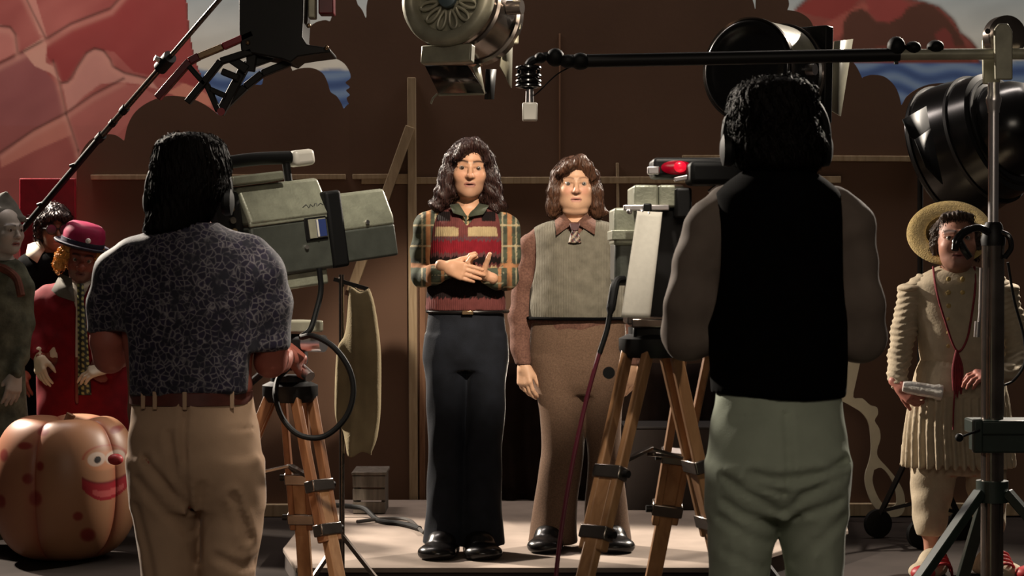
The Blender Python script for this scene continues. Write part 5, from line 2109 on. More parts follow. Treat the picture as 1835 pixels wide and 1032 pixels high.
put(.9 * np.exp(-((py_ - up) / 2.2) ** 2) * (px_ > 172) * (px_ < 244), (.20, .01, .02))
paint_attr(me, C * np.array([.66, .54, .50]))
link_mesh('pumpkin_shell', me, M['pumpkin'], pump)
fp = at(207, 823, YP - .28) - Vector((pc.x, YP, 0))
b = MB()
b.sph(fp, (.036, .030, .026), 18)
b.build('nose', M['red_lace'], pump)
b = MB()
b.tube(spline([(.02, 0, 2 * PRZ - .14), (.02, .005, 2 * PRZ - .09), (.03, .005, 2 * PRZ - .065)], 5), [.034, .032, .030, .028, .026, .024, .022, .022, .022, .022, .023], 10)
b.build('stem', M['batten_dark'], pump)

# ================================================================= television cameras
# ---- left camera: root at the mounting plate, local axes x right, y lens direction, z up
YC = 6.15
ca = at(505, 430, YC)
tvl = thing('television_camera', ca, 'grey-green television camera with black carrying handle, by the cameraman in the floral shirt', 'camera',
            'television cameras', rot=(R(7), R(-3), R(-52)))


def tbox(root, name, c, s, m, bev=.008, seg=3, rot=None):
    k = MB()
    k.box(c, s, rot)
    return k.build(name, M[m] if isinstance(m, str) else m, root, bevel=bev, seg=seg)


def chamfer(root, name, y0, y1, w, z0, z1, zc, inset, m, bev=.006):
    """body section with the upper flanks leaning inwards"""
    k = MB()
    pr = [(-w / 2, z0), (w / 2, z0), (w / 2, zc), (w / 2 - inset, z1), (-w / 2 + inset, z1), (-w / 2, zc)]
    k.prism(pr, (0, y1, 0), (1, 0, 0), (0, 0, 1), y1 - y0)
    return k.build(name, M[m], root, bevel=bev, seg=3)


chamfer(tvl, 'upper_housing', -.165, .125, .21, .055, .175, .068, .052, 'hammer_grey', .012)
tbox(tvl, 'lower_housing', (0, -.02, -.025), (.20, .29, .158), 'dark_shaded_grey', .010)  # shade below the upper housing is put into this darker paint
tbox(tvl, 'side_rail', (.096, -.02, .058), (.014, .29, .016), 'hammer_grey', .004)
chamfer(tvl, 'front_housing', .150, .355, .20, .0, .118, .03, .035, 'hammer_grey', .010)
tbox(tvl, 'front_lower_housing', (0, .252, -.045), (.20, .205, .10), 'dark_shaded_grey', .008)
tbox(tvl, 'strap', (.0, .135, .012), (.222, .058, .235), 'black_rubber', .010)
tbox(tvl, 'base_housing', (0, -.02, -.125), (.17, .23, .05), 'hammer_grey', .008)
k = MB()
k.lathe([(0, .0), (.05, .0), (.052, .012), (.04, .014), (.038, .004), (0, .004)], (0, .355, .02), (0, 1, 0), 28)
k.build('lens', M['black_gloss'], tvl)
# maker's plate: blue with a white bar
pl = tbox(tvl, 'plate_frame', (.1015, .062, .022), (.006, .078, .070), 'black_paint', .002)
tbox(tvl, 'plate', (.105, .066, .022), (.005, .062, .058), 'dull_metal', .001)
tbox(tvl, 'plate_blue', (.108, .078, .022), (.003, .034, .052), 'blue_plate', .0)
tbox(tvl, 'plate_bar', (.1095, .0645, .022), (.003, .006, .052), 'white_paint', .0)
# hand-painted dark script on the flank of the upper housing
k = MB()
tiltv = Vector((.022, 0, .105)).normalized()
for q, (y0, z0, y1, z1) in enumerate(((.03, .090, .045, .097), (.045, .097, .05, .086), (.053, .088, .060, .096), (.060, .096, .066, .088), (.070, .090, .078, .098), (.080, .088, .083, .098), (.085, .090, .096, .096), (.096, .096, .104, .090))):
    f_ = lambda y, z: Vector((.105 - .052 * (z - .068) / .107 + .0006, y, z))
    k.cyl(f_(y0, z0), f_(y1, z1), .0014, n=6)
k.build('script_mark', M['ink'], tvl)
# eyepiece and monitor hood at the back
tbox(tvl, 'viewfinder', (.0, -.225, .065), (.17, .11, .20), 'black_paint', .02)
tbox(tvl, 'eyepiece', (-.01, -.305, .06), (.12, .09, .12), 'black_rubber', .03)
for q in range(4):
    k = MB()
    k.cyl((.086, -.215, .01 + q * .034), (.096, -.215, .01 + q * .034), .010, n=14)
    k.build('control_knob', M['brass'] if q % 2 else M['gunmetal'], tvl)
tbox(tvl, 'rear_cover', (.02, -.10, .193), (.12, .18, .028), 'hammer_grey', .006)
k = MB()
k.tube(spline([(.035, -.245, .246), (.035, -.10, .252), (.035, .045, .246)], 6), [.020] * 13, 14)
h_ = k.build('carrying_handle', M['black_rubber'], tvl)
for y in (-.22, .03):
    k = MB()
    k.cyl((.035, y, .175), (.035, y, .25), .012, n=12)
    k.build('handle_post', M['black_paint'], tvl)
tbox(tvl, 'white_lamp', (.035, .085, .240), (.055, .075, .05), 'white_paint', .014)
for y in (-.10, .02, .25):
    k = MB()
    k.cyl((.098, y, .02 if y > .2 else -.03), (.106, y, .02 if y > .2 else -.03), .007, n=12)
    k.build('screw', M['chrome'], tvl)

# the camera cable: down from the strap, round in a loop
cab = MB()
pts = [at(572, 480, YC - .1), at(575, 520, YC - .1), at(566, 560, YC - .12), at(556, 590, YC - .14), at(540, 604, YC - .15), at(562, 602, YC - .2), at(598, 622, YC - .22), at(626, 662, YC - .22), at(633, 706, YC - .22), at(618, 750, YC - .22),
       at(580, 782, YC - .22), at(538, 780, YC - .22), at(508, 752, YC - .2), at(494, 712, YC - .18), at(498, 680, YC - .1), at(516, 660, YC - .05)]
cab.tube(spline(pts, 6), .0085, 10)
o = cab.build('camera_cable', M['black_rubber'], origin=tuple(pts[-1]))
tag(o, 'black cable hanging in a big loop below the grey-green camera with the carrying handle', 'cable')


# ---- tripods
def tripod(apex, feet, spread, label, head_label, wood='leg_wood', top_w=.034, tops=None):
    g_ = Vector((apex.x, apex.y, 0))
    root = thing('wooden_tripod', g_, label, 'tripod', 'wooden camera tripods')
    ap = apex - g_
    k = MB()
    k.lathe([(0, -.05), (.075, -.05), (.085, -.03), (.085, .0), (.06, .012), (.06, .03), (0, .03)], ap, (0, 0, 1), 28)
    k.build('tripod_head', M['black_paint'], root)
    for fi, ft in enumerate(feet):
        ft = Vector(ft) - g_
        dirh = Vector((ft.x, ft.y, 0)).normalized()
        side = Vector((-dirh.y, dirh.x, 0))
        top = ap + dirh * .055 + Vector((0, 0, -.03))
        if tops and tops[fi] is not None:
            top = Vector(tops[fi]) - g_
        k = MB()
        mid = top.lerp(ft, .36)
        for s in (-1, 1):
            k.bar(top + side * s * top_w, mid.lerp(ft, .12) + side * s * top_w * .78, .020, .034, up=dirh)
        leg = k.build('leg', M[wood], root, bevel=.004)
        k = MB()
        k.bar(top.lerp(ft, .26), ft + Vector((0, 0, .04)), .044, .030, up=dirh)
        k.build('leg_slide', M['leg_wood_light'], leg, bevel=.005)
        for t in (.27, .40):
            k = MB()
            c_ = top.lerp(ft, t)
            k.bar(c_ - (ft - top).normalized() * .018, c_ + (ft - top).normalized() * .018, top_w * 2 + .026 - .02 * t, .042, up=dirh)
            k.build('leg_clamp', M['gunmetal'], leg, bevel=.004)
            k = MB()
            kk = c_ + side * (top_w + .006)
            k.cyl(kk, kk + side * .02, .010, n=12)
            k.build('clamp_knob', M['black_paint'], leg)
        k = MB()
        k.cyl(ft + Vector((0, 0, .045)), ft, .016, .006, 12)
        k.build('spike', M['gunmetal'], leg)
    # spreader bars between the legs
    for a in range(3):
        tp = ap if not (tops and tops[a] is not None) else Vector(tops[a]) - g_
        p = tp.lerp(Vector(feet[a]) - g_, .27)
        k = MB()
        c0 = Vector((ap.x, ap.y, p.z + .03))
        k.bar(p, c0, .022, .010)
        k.build('spreader', M['gunmetal'], root, bevel=.002)
    return root


apL = at(520, 690, YC)
tripod(apL, [at(655, 1190, 5.95).xy.to_3d(), at(560, 1190, 6.5).xy.to_3d(), Vector((apL.x - .48, apL.y + .02, 0))], .4,
       'dark wooden tripod under the camera with the carrying handle', '')
# pan head with levers between tripod and camera
ph_ = thing('pan_head', apL + Vector((0, 0, .03)), 'black and chrome pan head between the left camera and its tripod', 'pan head', 'pan heads of the two cameras')
tbox(ph_, 'cradle', (0, 0, .15), (.13, .16, .035), 'dull_metal', .006, rot=Matrix.Rotation(R(-52), 3, 'Z'))
tbox(ph_, 'head_block', (0, 0, .075), (.10, .11, .10), 'black_paint', .015)
k = MB()
k.cyl((.05, -.05, .10), (.11, -.08, .10), .026, n=18)
k.build('drag_knob', M['chrome'], ph_)
k = MB()
k.cyl((-.03, -.06, .08), (-.03, -.10, .08), .03, n=18)
k.build('drag_knob', M['black_rubber'], ph_)
k = MB()
k.cyl((.03, -.05, .03), (.07, -.09, .0), .017, n=14)
k.build('lock_lever', M['chrome'], ph_)
k = MB()
k.tube(spline([(-.02, -.05, .05), (-.06, -.16, .02), (-.10, -.28, -.02)], 5), .011, 10)
k.build('pan_bar', M['black_paint'], ph_)

# ---- right camera, seen from behind
YD = 5.3
cb = at(1168, 450, YD)
tvr = thing('television_camera', cb, 'television camera with lit red tally lamp and white paper sheet hanging at its back', 'camera', 'television cameras', rot=(0, 0, R(6)))
S = pxm(YD)


def W(px, py, dy=0.0):
    return at(px, py, YD + dy)


def wb(root, name, x0, x1, y0, y1, dy, depth, m, bev=.006):
    """block whose rear face fills a pixel rectangle at depth offset dy"""
    a_, c_ = W(x0, y0, dy), W(x1, y1, dy)
    k = MB()
    k.box(((a_.x + c_.x) / 2, YD + dy + depth / 2, (a_.z + c_.z) / 2), (abs(c_.x - a_.x), depth, abs(a_.z - c_.z)))
    return k.build(name, M[m], root, bevel=bev, seg=3, world=True)


wb(tvr, 'body', 1142, 1232, 372, 572, .03, .42, 'black_paint', .01)
wb(tvr, 'side_unit', 1100, 1146, 372, 440, .06, .26, 'hammer_grey', .008)
wb(tvr, 'side_unit_lower', 1101, 1146, 428, 512, .07, .24, 'dark_shaded_grey', .016)
wb(tvr, 'side_band', 1097, 1144, 412, 430, .05, .27, 'hammer_grey', .003)
wb(tvr, 'top_housing', 1136, 1180, 331, 372, .0, .30, 'hammer_grey', .007)
wb(tvr, 'top_housing', 1181, 1226, 331, 372, .0, .30, 'hammer_grey', .007)
wb(tvr, 'rail', 1118, 1200, 367, 377, -.02, .04, 'chrome', .003)
wb(tvr, 'viewfinder', 1170, 1300, 282, 318, .02, .16, 'black_paint', .012)
wb(tvr, 'viewfinder_hood', 1236, 1330, 288, 330, -.10, .16, 'black_rubber', .014)
wb(tvr, 'hood_arm', 1210, 1240, 336, 392, -.03, .10, 'black_paint', .008)
wb(tvr, 'sight', 1161, 1182, 298, 312, -.01, .03, 'chrome', .003)
k = MB()
c_ = W(1213, 300, .012)
k.lathe([(0, .0), (.022, .0), (.036, .004), (.036, .03), (0, .03)], c_, (0, 1, 0), 28, sx=1.15, sy=.52)
k.build('tally_lens', M['tally'], tvr, world=True)
k = MB()
k.sph(W(1219, 299, .010), (.017, .010, .0145), 20)
k.build('tally_lamp', M['tally_lit'], tvr, world=True)
k = MB()
k.bar(W(1208, 322, -.01), W(1262, 312, -.01), .014, .012)
k.build('bracket', M['chrome'], tvr, bevel=.002, world=True)
k = MB()
k.tube([W(1252, 320, -.02), W(1284, 298, -.03), W(1286, 330, -.03), W(1270, 344, -.03)], .005, 8)
k.build('lever', M['chrome'], tvr, world=True)
for (x, y) in ((1162, 384), (1166, 393), (1150, 380), (1128, 379)):
    k = MB()
    k.sph(W(x, y, -.035), .008, 12)
    k.build('screw', M['chrome'], tvr, world=True)
k = MB()
k.box(W(1160, 372, -.03), (.022, .02, .022))
k.build('clip', M['black_paint'], tvr, bevel=.004, world=True)
wb(tvr, 'mount_plate', 1124, 1192, 566, 582, .02, .2, 'gunmetal', .004)

# paper hanging from the clip
k = MB()
def paper(u, v):
    xl_, xr_ = 1142 - 29 * v, 1187 - 22 * v
    x_ = xl_ + (xr_ - xl_) * u
    y_ = 378 + 190 * v + 2 * u
    return W(x_, y_, -.045 - .09 * v - .02 * math.sin(v * 2.4) + .006 * math.sin(u * 3 + v * 2))
k.grid(paper, 8, 20)
pp = k.build('paper_sheet', M['paper'], origin=tuple(W(1135, 568, -.05)), solid=.0012)
tag(pp, 'long white paper sheet clipped to the back of the camera with the red lamp', 'paper')

apR = at(1166, 606, YD + .08)
tripod(apR, [at(950, 1190, 5.0).xy.to_3d(), at(1120, 1190, 5.95).xy.to_3d(), at(1370, 1190, 5.5).xy.to_3d()], .4,
       'wooden tripod under the camera with the red tally lamp', '', wood='leg_wood_light', tops=[None, at(1250, 618, 5.5), None])
ph2 = thing('pan_head', apR + Vector((0, 0, .03)), 'black pan head between the camera with the red lamp and its tripod', 'pan head', 'pan heads of the two cameras')
tbox(ph2, 'cradle', (0, 0, .012), (.11, .14, .024), 'gunmetal', .004)
tbox(ph2, 'head_block', (0, 0, -.015), (.10, .12, .04), 'black_paint', .01)
k = MB()
pb = [W(1118, 500, -.04), W(1104, 506, -.06), W(1096, 545, -.08), W(1088, 590, -.09), W(1074, 634, -.1)]
q0 = apR + Vector((0, 0, .03))
k.tube([p - q0 for p in spline(pb, 5)], [.010] * 6 + [.012] * 6 + [.007] * 9, 10)
k.build('pan_bar', M['black_rubber'], ph2)
k = MB()
k.cyl(W(1091, 668, -.1) - q0, W(1091, 668, -.06) - q0, .016, n=18)
k.build('drag_knob', M['black_rubber'], ph2)
k = MB()
pts = [W(1074, 632, -.1), W(1050, 720, -.12), W(1026, 830, -.16), W(1006, 950, -.2), W(994, 1060, -.24), W(990, 1180, -.26)]
g3 = Vector(pts[-1]); g3.z = 0
pts.append(Vector((g3.x + .01, g3.y - .02, .01)))
k.tube(spline(pts, 6), .006, 10)
o = k.build('red_cable', mat('dark_red_cable', (.10, .008, .02), .4, var=.1), origin=tuple(pts[-1]))
tag(o, 'thin dark red cable running down from the pan bar of the right camera', 'cable')


# ================================================================= studio lamps
def ring_prof(r, h, t):
    return [(r, h), (r + t, h), (r + t, h + t * 1.6), (r, h + t * 1.6)]


# ---- central lamp, its back to us
c0 = at(803, -3, 7.2)
dl = Vector((.36, .90, -.16)).normalized()
lamp = thing('studio_lamp', c0, 'grey studio lamp with ribbed round back and barn doors, hanging above the two men', 'lamp', 'studio lamps')
k = MB()
k.lathe([(.172, .02), (.176, .0), (.172, -.018), (.150, -.030), (.130, -.026), (.123, -.012), (.117, .020), (.06, .024), (.0, .024)], (0, 0, 0), dl, 56)
bp_ = k.build('back_plate', M['dull_metal'], lamp, smooth=60)
xx, yy, _ = basis(dl)
for i in range(12):
    a = 2 * PI * (i + .5) / 12
    e = xx * math.cos(a) + yy * math.sin(a)
    f_ = xx * -math.sin(a) + yy * math.cos(a)
    loop = []
    for t in np.linspace(0, 2 * PI, 18, endpoint=False):
        rr_ = .078 - .034 * math.cos(t)
        ww = (.0085 + .009 * (rr_ - .044) / .072) * math.sin(t)
        loop.append(e * rr_ + f_ * ww + dl * .008)
    k = MB()
    k.tube(loop, .0058, 8, closed=True)
    k.build('vent_rib', M['dull_metal'], bp_)
k = MB()
k.lathe([(.036, .0), (.034, -.012), (.02, -.018), (0, -.018)], (0, 0, 0), dl, 24)
k.build('hub', mat('blue_grey_hub', (.10, .14, .16), .4, .3), bp_)
k = MB()
k.lathe([(.160, .015), (.168, .02), (.168, .06), (.178, .065), (.178, .075), (.165, .08), (.165, .25), (.176, .255), (.176, .29), (.150, .29), (.150, .10), (0, .1)], (0, 0, 0), dl, 56)
k.build('drum', M['gunmetal'], lamp, smooth=40)
rq = Matrix((xx, dl, yy)).transposed()   # local box axes: side, beam, up
k = MB()
cbx = dl * .03 - yy * .198
k.box(cbx, (.195, .04, .066), rq)
k.build('lower_housing', M['dull_metal'], lamp, bevel=.006)
k = MB()
for sx_ in (-.05, .03):
    k.sph(dl * .02 - yy * .180 + xx * sx_, .006, 10)
k.build('rivet', M['gunmetal'], lamp)
# barn doors
def door(root, pts, m, name='barn_door', th=.004):
    k = MB()
    k.add([Vector(p) for p in pts], [tuple(range(len(pts)))])
    return k.build(name, M[m], root, solid=th)
w0 = c0
door(lamp, [at(762, 119, 7.30) - w0, at(838, 119, 7.30) - w0, at(872, 168, 7.52) - w0, at(786, 168, 7.52) - w0], 'black_gloss')
door(lamp, [at(846, 122, 7.38) - w0, at(858, 112, 7.42) - w0, at(868, 168, 7.50) - w0], 'dull_metal')
door(lamp, [at(920, 30, 7.55) - w0, at(917, 158, 7.50) - w0, at(897, 118, 7.40) - w0, at(905, 70, 7.40) - w0], 'dull_metal')
door(lamp, [at(870, 124, 7.55) - w0, at(888, 124, 7.6) - w0, at(884, 178, 7.62) - w0, at(868, 178, 7.58) - w0], 'black_paint')
k = MB()
k.tube([at(784, 168, 7.5) - w0, at(776, 176, 7.5) - w0, at(772, 186, 7.5) - w0], .004, 8)
k.tube([at(786, 170, 7.5) - w0, at(868, 168, 7.52) - w0], .005, 8)
k.build('door_hinge', M['dull_metal'], lamp)
# yoke up to the grid
k = MB()
for s in (-1, 1):
    k.bar(xx * s * .198 + dl * .15, xx * s * .198 + dl * .15 + Vector((0, 0, .42)), .03, .010, up=xx)
k.bar(xx * -.2 + dl * .15 + Vector((0, 0, .42)), xx * .2 + dl * .15 + Vector((0, 0, .42)), .03, .012)
k.build('yoke', M['dull_metal'], lamp, bevel=.003)
for s in (-1, 1):
    k = MB()
    k.cyl(xx * s * .17 + dl * .15, xx * s * .225 + dl * .15, .026, n=18)
    k.build('yoke_knob', M['gunmetal'], lamp)
k = MB()
k.cyl(dl * .15 + Vector((0, 0, .42)), dl * .15 + Vector((0, 0, 1.4)), .017, n=14)
k.build('hanger', M['black_paint'], lamp)
k = MB()
p = at(922, 30, 7.4) - w0
k.box(p, (.045, .05, .10))
k.box(p + Vector((.0, 0, -.07)), (.03, .03, .06))
k.build('connector_box', M['dull_metal'], lamp, bevel=.006)

# ---- right lamp
c1 = at(1338, 124, 6.95)
dr = Vector((.62, .78, -.03)).normalized()
lamp2 = thing('studio_lamp', c1, 'round drum studio lamp above the head of the cameraman in the black vest', 'lamp', 'studio lamps')
xx, yy, _ = basis(dr)
rq = Matrix((xx, dr, yy)).transposed()
k = MB()
k.lathe([(0, .012), (.10, .012), (.14, .004), (.158, -.008), (.168, -.004), (.172, .008), (.168, .02)], (0, 0, 0), dr, 56)
k.build('back_plate', M['black_gloss'], lamp2, smooth=60)
k = MB()
k.lathe([(.172, .006), (.180, .002), (.180, .016), (.172, .02)], (0, 0, 0), dr, 56)
k.build('rear_rim', M['gunmetal'], lamp2)
k = MB()
k.lathe([(.166, .015), (.170, .02), (.170, .20), (.178, .205), (.178, .225), (.16, .235), (.14, .235), (.14, .1), (0, .1)], (0, 0, 0), dr, 56)
k.build('drum', M['black_gloss'], lamp2, smooth=40)
k = MB()
k.lathe([(.172, .03), (.1745, .032), (.1745, .195), (.172, .197)], (0, 0, 0), dr, 18, a0=R(92), a1=R(168))
k.build('cover_plate', M['dull_metal'], lamp2, smooth=50)
k = MB()
k.lathe([(.178, .207), (.183, .209), (.183, .221), (.178, .223)], (0, 0, 0), dr, 56)
k.build('front_rim', M['gunmetal'], lamp2)
k = MB()
k.box(dr * .27 + xx * -.0 + yy * .0, (.34, .05, .34), rq)
k.build('door_frame', M['black_paint'], lamp2, bevel=.005)
w1 = c1
door(lamp2, [at(1494, 74, 7.12) - w1, at(1527, 70, 7.28) - w1, at(1505, 208, 7.26) - w1, at(1482, 194, 7.12) - w1], 'dull_metal')
k = MB()
k.bar(dr * .12 - Vector((0, 0, .15)), dr * .12 - Vector((0, 0, .30)), .05, .05, up=xx)
yk = k.build('yoke', M['black_paint'], lamp2, bevel=.003)
k = MB()
k.cyl(dr * .12 - Vector((0, 0, .26)), dr * .12 - Vector((0, 0, c1.z - .02)), .017, n=14)
k.build('stand_pole', M['black_paint'], lamp2)
for a in (90, 210, 330):
    e = Vector((math.cos(R(a)), math.sin(R(a)), 0))
    k = MB()
    k.bar(dr * .12 - Vector((0, 0, c1.z - .35)), dr * .12 + e * .3 - Vector((0, 0, c1.z - .012)), .022, .022)
    k.build('stand_leg', M['black_paint'], lamp2)
k = MB()
k.cyl(xx * -.165 + dr * .12, xx * -.20 + dr * .12, .02, n=16)
k.build('side_knob', M['chrome'], lamp2)

# ---- big black lamp on a rolling stand at the right
YB = 9.75
c2 = at(1768, 250, YB)
db = Vector((-.62, .66, -.30)).normalized()
stx = at(1649, 700, YB + .25)
lamp3 = thing('studio_lamp', Vector((stx.x, stx.y, 0)), 'big black bell-shaped studio lamp on a wheeled stand behind the straw hat', 'lamp', 'studio lamps')
o3 = Vector((stx.x, stx.y, 0))
cc = c2 - o3
k = MB()
k.lathe([(0, -.36), (.10, -.345), (.17, -.30), (.215, -.22), (.235, -.12), (.30, -.10), (.315, .0), (.335, .10), (.345, .22), (.33, .22), (.31, .05), (0, .02)], cc, db, 64)
k.build('bell', M['black_gloss'], lamp3, smooth=45)
for h_, r_ in ((-.11, .268), (.0, .32), (.20, .347)):
    k = MB()
    k.lathe([(r_ - .01, h_ - .008), (r_ + .006, h_ - .008), (r_ + .006, h_ + .008), (r_ - .01, h_ + .008)], cc, db, 64)
    k.build('bell_rib', M['black_paint'], lamp3)
k = MB()
k.lathe([(0, .20), (.15, .21), (.30, .19), (.32, .19)], cc, db, 48)
k.build('lens', M['black_gloss'], lamp3, smooth=60)
door(lamp3, [at(1618, 214, 9.2) - o3, at(1660, 190, 9.4) - o3, at(1672, 262, 9.4) - o3, at(1632, 246, 9.2) - o3], 'black_rubber')
door(lamp3, [at(1640, 250, 9.2) - o3, at(1668, 230, 9.4) - o3, at(1690, 330, 9.4) - o3, at(1660, 300, 9.2) - o3], 'black_rubber')
k = MB()
k.cyl(Vector((0, 0, .16)), at(1649, 276, YB + .25) - o3, .014, n=14)
k.build('stand_pole', M['black_paint'], lamp3)
k = MB()
k.tube([at(1649, 280, YB + .25) - o3, at(1690, 318, YB + .1) - o3, at(1740, 345, YB) - o3, cc + Vector((0, 0, -.30))], .014, 10)
k.build('yoke', M['black_paint'], lamp3)
for a in (140, 260, 20):
    e = Vector((math.cos(R(a)), math.sin(R(a)), 0)) * .62
    k = MB()
    k.bar(Vector((0, 0, .55)), e * .36 + Vector((0, 0, .12)), .022, .022)
    k.bar(Vector((0, 0, .2)), e * .33 + Vector((0, 0, .14)), .018, .018)
    lg = k.build('stand_leg', M['black_paint'], lamp3)
    k = MB()
    sd = Vector((-e.y, e.x, 0))
    k.lathe([(0, -.018), (.055, -.018), (.072, -.014), (.072, .014), (.055, .018), (0, .018)], e * .38 + Vector((0, 0, .072)), Vector((.3, -1, 0)), 28)
    k.build('caster', M['black_rubber'], lg)

# ---- black lamp and its bracket at the top left
YH = 8.3
h0 = at(492, 20, YH)
hang = thing('hanging_lamp', h0, 'black hanging lamp housing with red-handled tilted bracket, top left against the painted sky', 'lamp')


def HP(x, y, d=0):
    return at(x, y, YH + d) - h0


k = MB()
pr = [(436, -60), (552, -60), (550, 40), (548, 72), (556, 86), (596, 92), (599, 100), (566, 104), (540, 108), (528, 118), (512, 112), (492, 108), (470, 104), (440, 98), (437, 60)]
k.prism([(HP(x, y).x, HP(x, y).z) for x, y in pr], (0, .14, 0), (1, 0, 0), (0, 0, 1), .28)
k.build('housing', M['black_paint'], hang, bevel=.006)
k = MB()
k.box(HP(586, -10, .02), (.062, .1, .17))
k.build('side_box', M['red_dark'], hang, bevel=.005)
k = MB()
k.box(HP(560, -10, .0), (.03, .08, .2))
k.build('side_strut', M['dull_metal'], hang, bevel=.005)
def hbar(name, pts, w, m, d=-.12):
    k = MB()
    P_ = [HP(x, y, d) for x, y in pts]
    for a, b in zip(P_[:-1], P_[1:]):
        k.bar(a, b, .04, w / pxm(YH), up=(0, 0, 1))
    return k.build(name, M[m], hang, bevel=.004)
hbar('red_handle', [(454, 60), (400, 84)], 12, 'red_paint')
hbar('handle_grip', [(400, 84), (356, 102)], 11, 'brass')
hbar('handle_tube', [(357, 101), (340, 110), (282, 176)], 13, 'red_dark')
hbar('bracket_arm', [(452, 92), (396, 110), (336, 184)], 12, 'black_paint')
hbar('bracket_brace', [(338, 118), (368, 152)], 9, 'black_paint')
hbar('bracket_brace', [(370, 150), (392, 200)], 10, 'black_paint', -.1)
hbar('bracket_rail', [(500, 96), (440, 118), (394, 204)], 16, 'black_paint', -.06)
hbar('bracket_rail', [(520, 112), (470, 132), (440, 156), (404, 190)], 13, 'black_paint', -.03)
hbar('bracket_brace', [(398, 128), (428, 140)], 12, 'black_paint', -.1)
hbar('bracket_brace', [(376, 160), (404, 172)], 10, 'black_paint', -.1)
hbar('bracket_brace', [(412, 104), (444, 126)], 16, 'black_paint', -.1)
hbar('bracket_brace', [(452, 96), (448, 128)], 14, 'black_paint', -.1)
k = MB()
k.cyl(HP(396, 200, -.12), HP(396, 200, .0), .016, n=14)
k.build('pivot', M['red_paint'], hang)
for x, y in ((553, 46), (585, 85), (444, 76)):
    k = MB()
    k.sph(HP(x, y, -.15), .010, 12)
    k.build('bolt', M['brass'], hang)
k = MB()
k.cyl(HP(495, -50), HP(495, -360), .03, n=16)
k.build('hanger', M['black_paint'], hang)

# ================================================================= booms
# ---- slanting pole at the left
p0, p1 = at(408, -18, 9.0), at(296, 112, 9.35)
p2, p3 = at(180, 246, 9.80), at(40, 412, 10.34)
pole = thing('boom_pole', p3, 'long slanting metal boom pole crossing in front of the pink rock wall', 'pole')
k = MB()
k.cyl(p0 - p3, p1 - p3, .0115, n=14)
k.build('inner_tube', M['gunmetal'], pole)
k = MB()
k.cyl(p1 - p3, p2 - p3, .0145, n=14)
k.build('outer_tube', M['gunmetal'], pole)
k = MB()
k.cyl(p2 - p3, Vector((0, 0, 0)), .016, n=14)
k.build('grip', M['black_rubber'], pole)
for t, r_, l_ in ((.0, .032, .05), (.62, .02, .02), (.8, .018, .016), (1.0, .022, .022)):
    c_ = p1.lerp(p2, t) - p3
    d_ = (p2 - p1).normalized()
    k = MB()
    k.cyl(c_ - d_ * l_, c_ + d_ * l_, r_, n=16)
    k.build('clamp', M['black_paint'], pole)
k = MB()
c_ = p1 - p3
k.cyl(c_, c_ + Vector((-.045, -.02, .02)), .014, n=12)
k.build('clamp_knob', M['chrome'], pole)
for t in (.3, .72, .9):
    c_ = p2.lerp(p3, t) - p3
    k = MB()
    k.cyl(c_ + Vector((-.03, 0, -.0)), c_ + Vector((.03, -.02, .02)), .008, n=10)
    k.build('lug', M['black_paint'], pole)

# ---- microphone boom on its stand
YM = 6.6
sb = at(1779, 600, YM)
g5 = Vector((sb.x, sb.y, 0))
boom = thing('microphone_boom', g5, 'chrome and black microphone boom stand with long horizontal arm at the right', 'boom stand')


def BP(x, y, d=0):
    return at(x, y, YM + d) - g5


k = MB()
k.cyl(BP(1018, 110, -.1), BP(1612, 98, -.1), .0215, n=18)
arm = k.build('boom_arm', M['black_paint'], boom)
k = MB()
k.cyl(BP(1606, 98, -.1), BP(1900, 96, -.1), .018, n=18)
k.build('inner_arm', M['dull_metal'], boom)
for x, y, r_, w in ((995, 103, .030, .030), (1040, 110, .028, .034), (1018, 110, .022, .03), (1606, 84, .034, .030), (1636, 86, .022, .026), (1676, 84, .022, .028), (968, 104, .018, .02)):
    k = MB()
    c_ = BP(x, y, -.1)
    k.sph(c_, (w, .032, r_), 16)
    k.build('arm_joint', M['black_rubber'], boom)
k = MB()
k.tube(spline([BP(1010, 104, -.1), BP(985, 100, -.1), BP(955, 108, -.1), BP(946, 118, -.1)], 5), [.014] * 16, 10)
k.build('arm_tip', M['black_paint'], boom)
k = MB()
k.bar(BP(1606, 98, -.1), BP(1606, 115, -.1), .012, .012)
k.build('arm_screw', M['black_paint'], boom)
k = MB()
k.tube(spline([BP(1040, 112, -.09), BP(1000, 132, -.09), BP(968, 162, -.09), BP(956, 172, -.09)], 5), .0025, 6)
k.build('mic_lead', M['black_rubber'], boom)
# pulley head
k = MB()
pc_ = BP(1800, 66, -.02)
k.lathe([(0, -.03), (.05, -.03), (.068, -.02), (.068, .02), (.05, .03), (0, .03)], pc_, Vector((.25, -.97, 0)), 36)
k.build('pulley', M['gunmetal'], boom)
k = MB()
k.lathe([(.040, -.034), (.056, -.036), (.06, -.028), (.04, -.026)], pc_, Vector((.25, -.97, 0)), 36)
k.build('pulley_rim', M['chrome'], boom)
k = MB()
k.prism([(BP(x, y).x, BP(x, y).z) for x, y in ((1762, 62), (1770, 52), (1786, 52), (1794, 66), (1794, 150), (1764, 150))], (0, -.135, 0), (1, 0, 0), (0, 0, 1), .02)
k.build('bracket', M['dull_metal'], boom, bevel=.004)
k = MB()
k.prism([(BP(x, y).x, BP(x, y).z) for x, y in ((1762, 70), (1794, 70), (1794, 150), (1764, 150))], (0, .03, 0), (1, 0, 0), (0, 0, 1), .02)
k.build('bracket', M['dull_metal'], boom, bevel=.004)
k = MB()
k.cyl(BP(1770, 56, -.17), BP(1770, 56, -.10), .009, n=12)
k.build('pivot_bolt', M['black_paint'], boom)
k = MB()
zc = [BP(1779, y).z for y in (148, 168, 176, 182, 196, 202)]
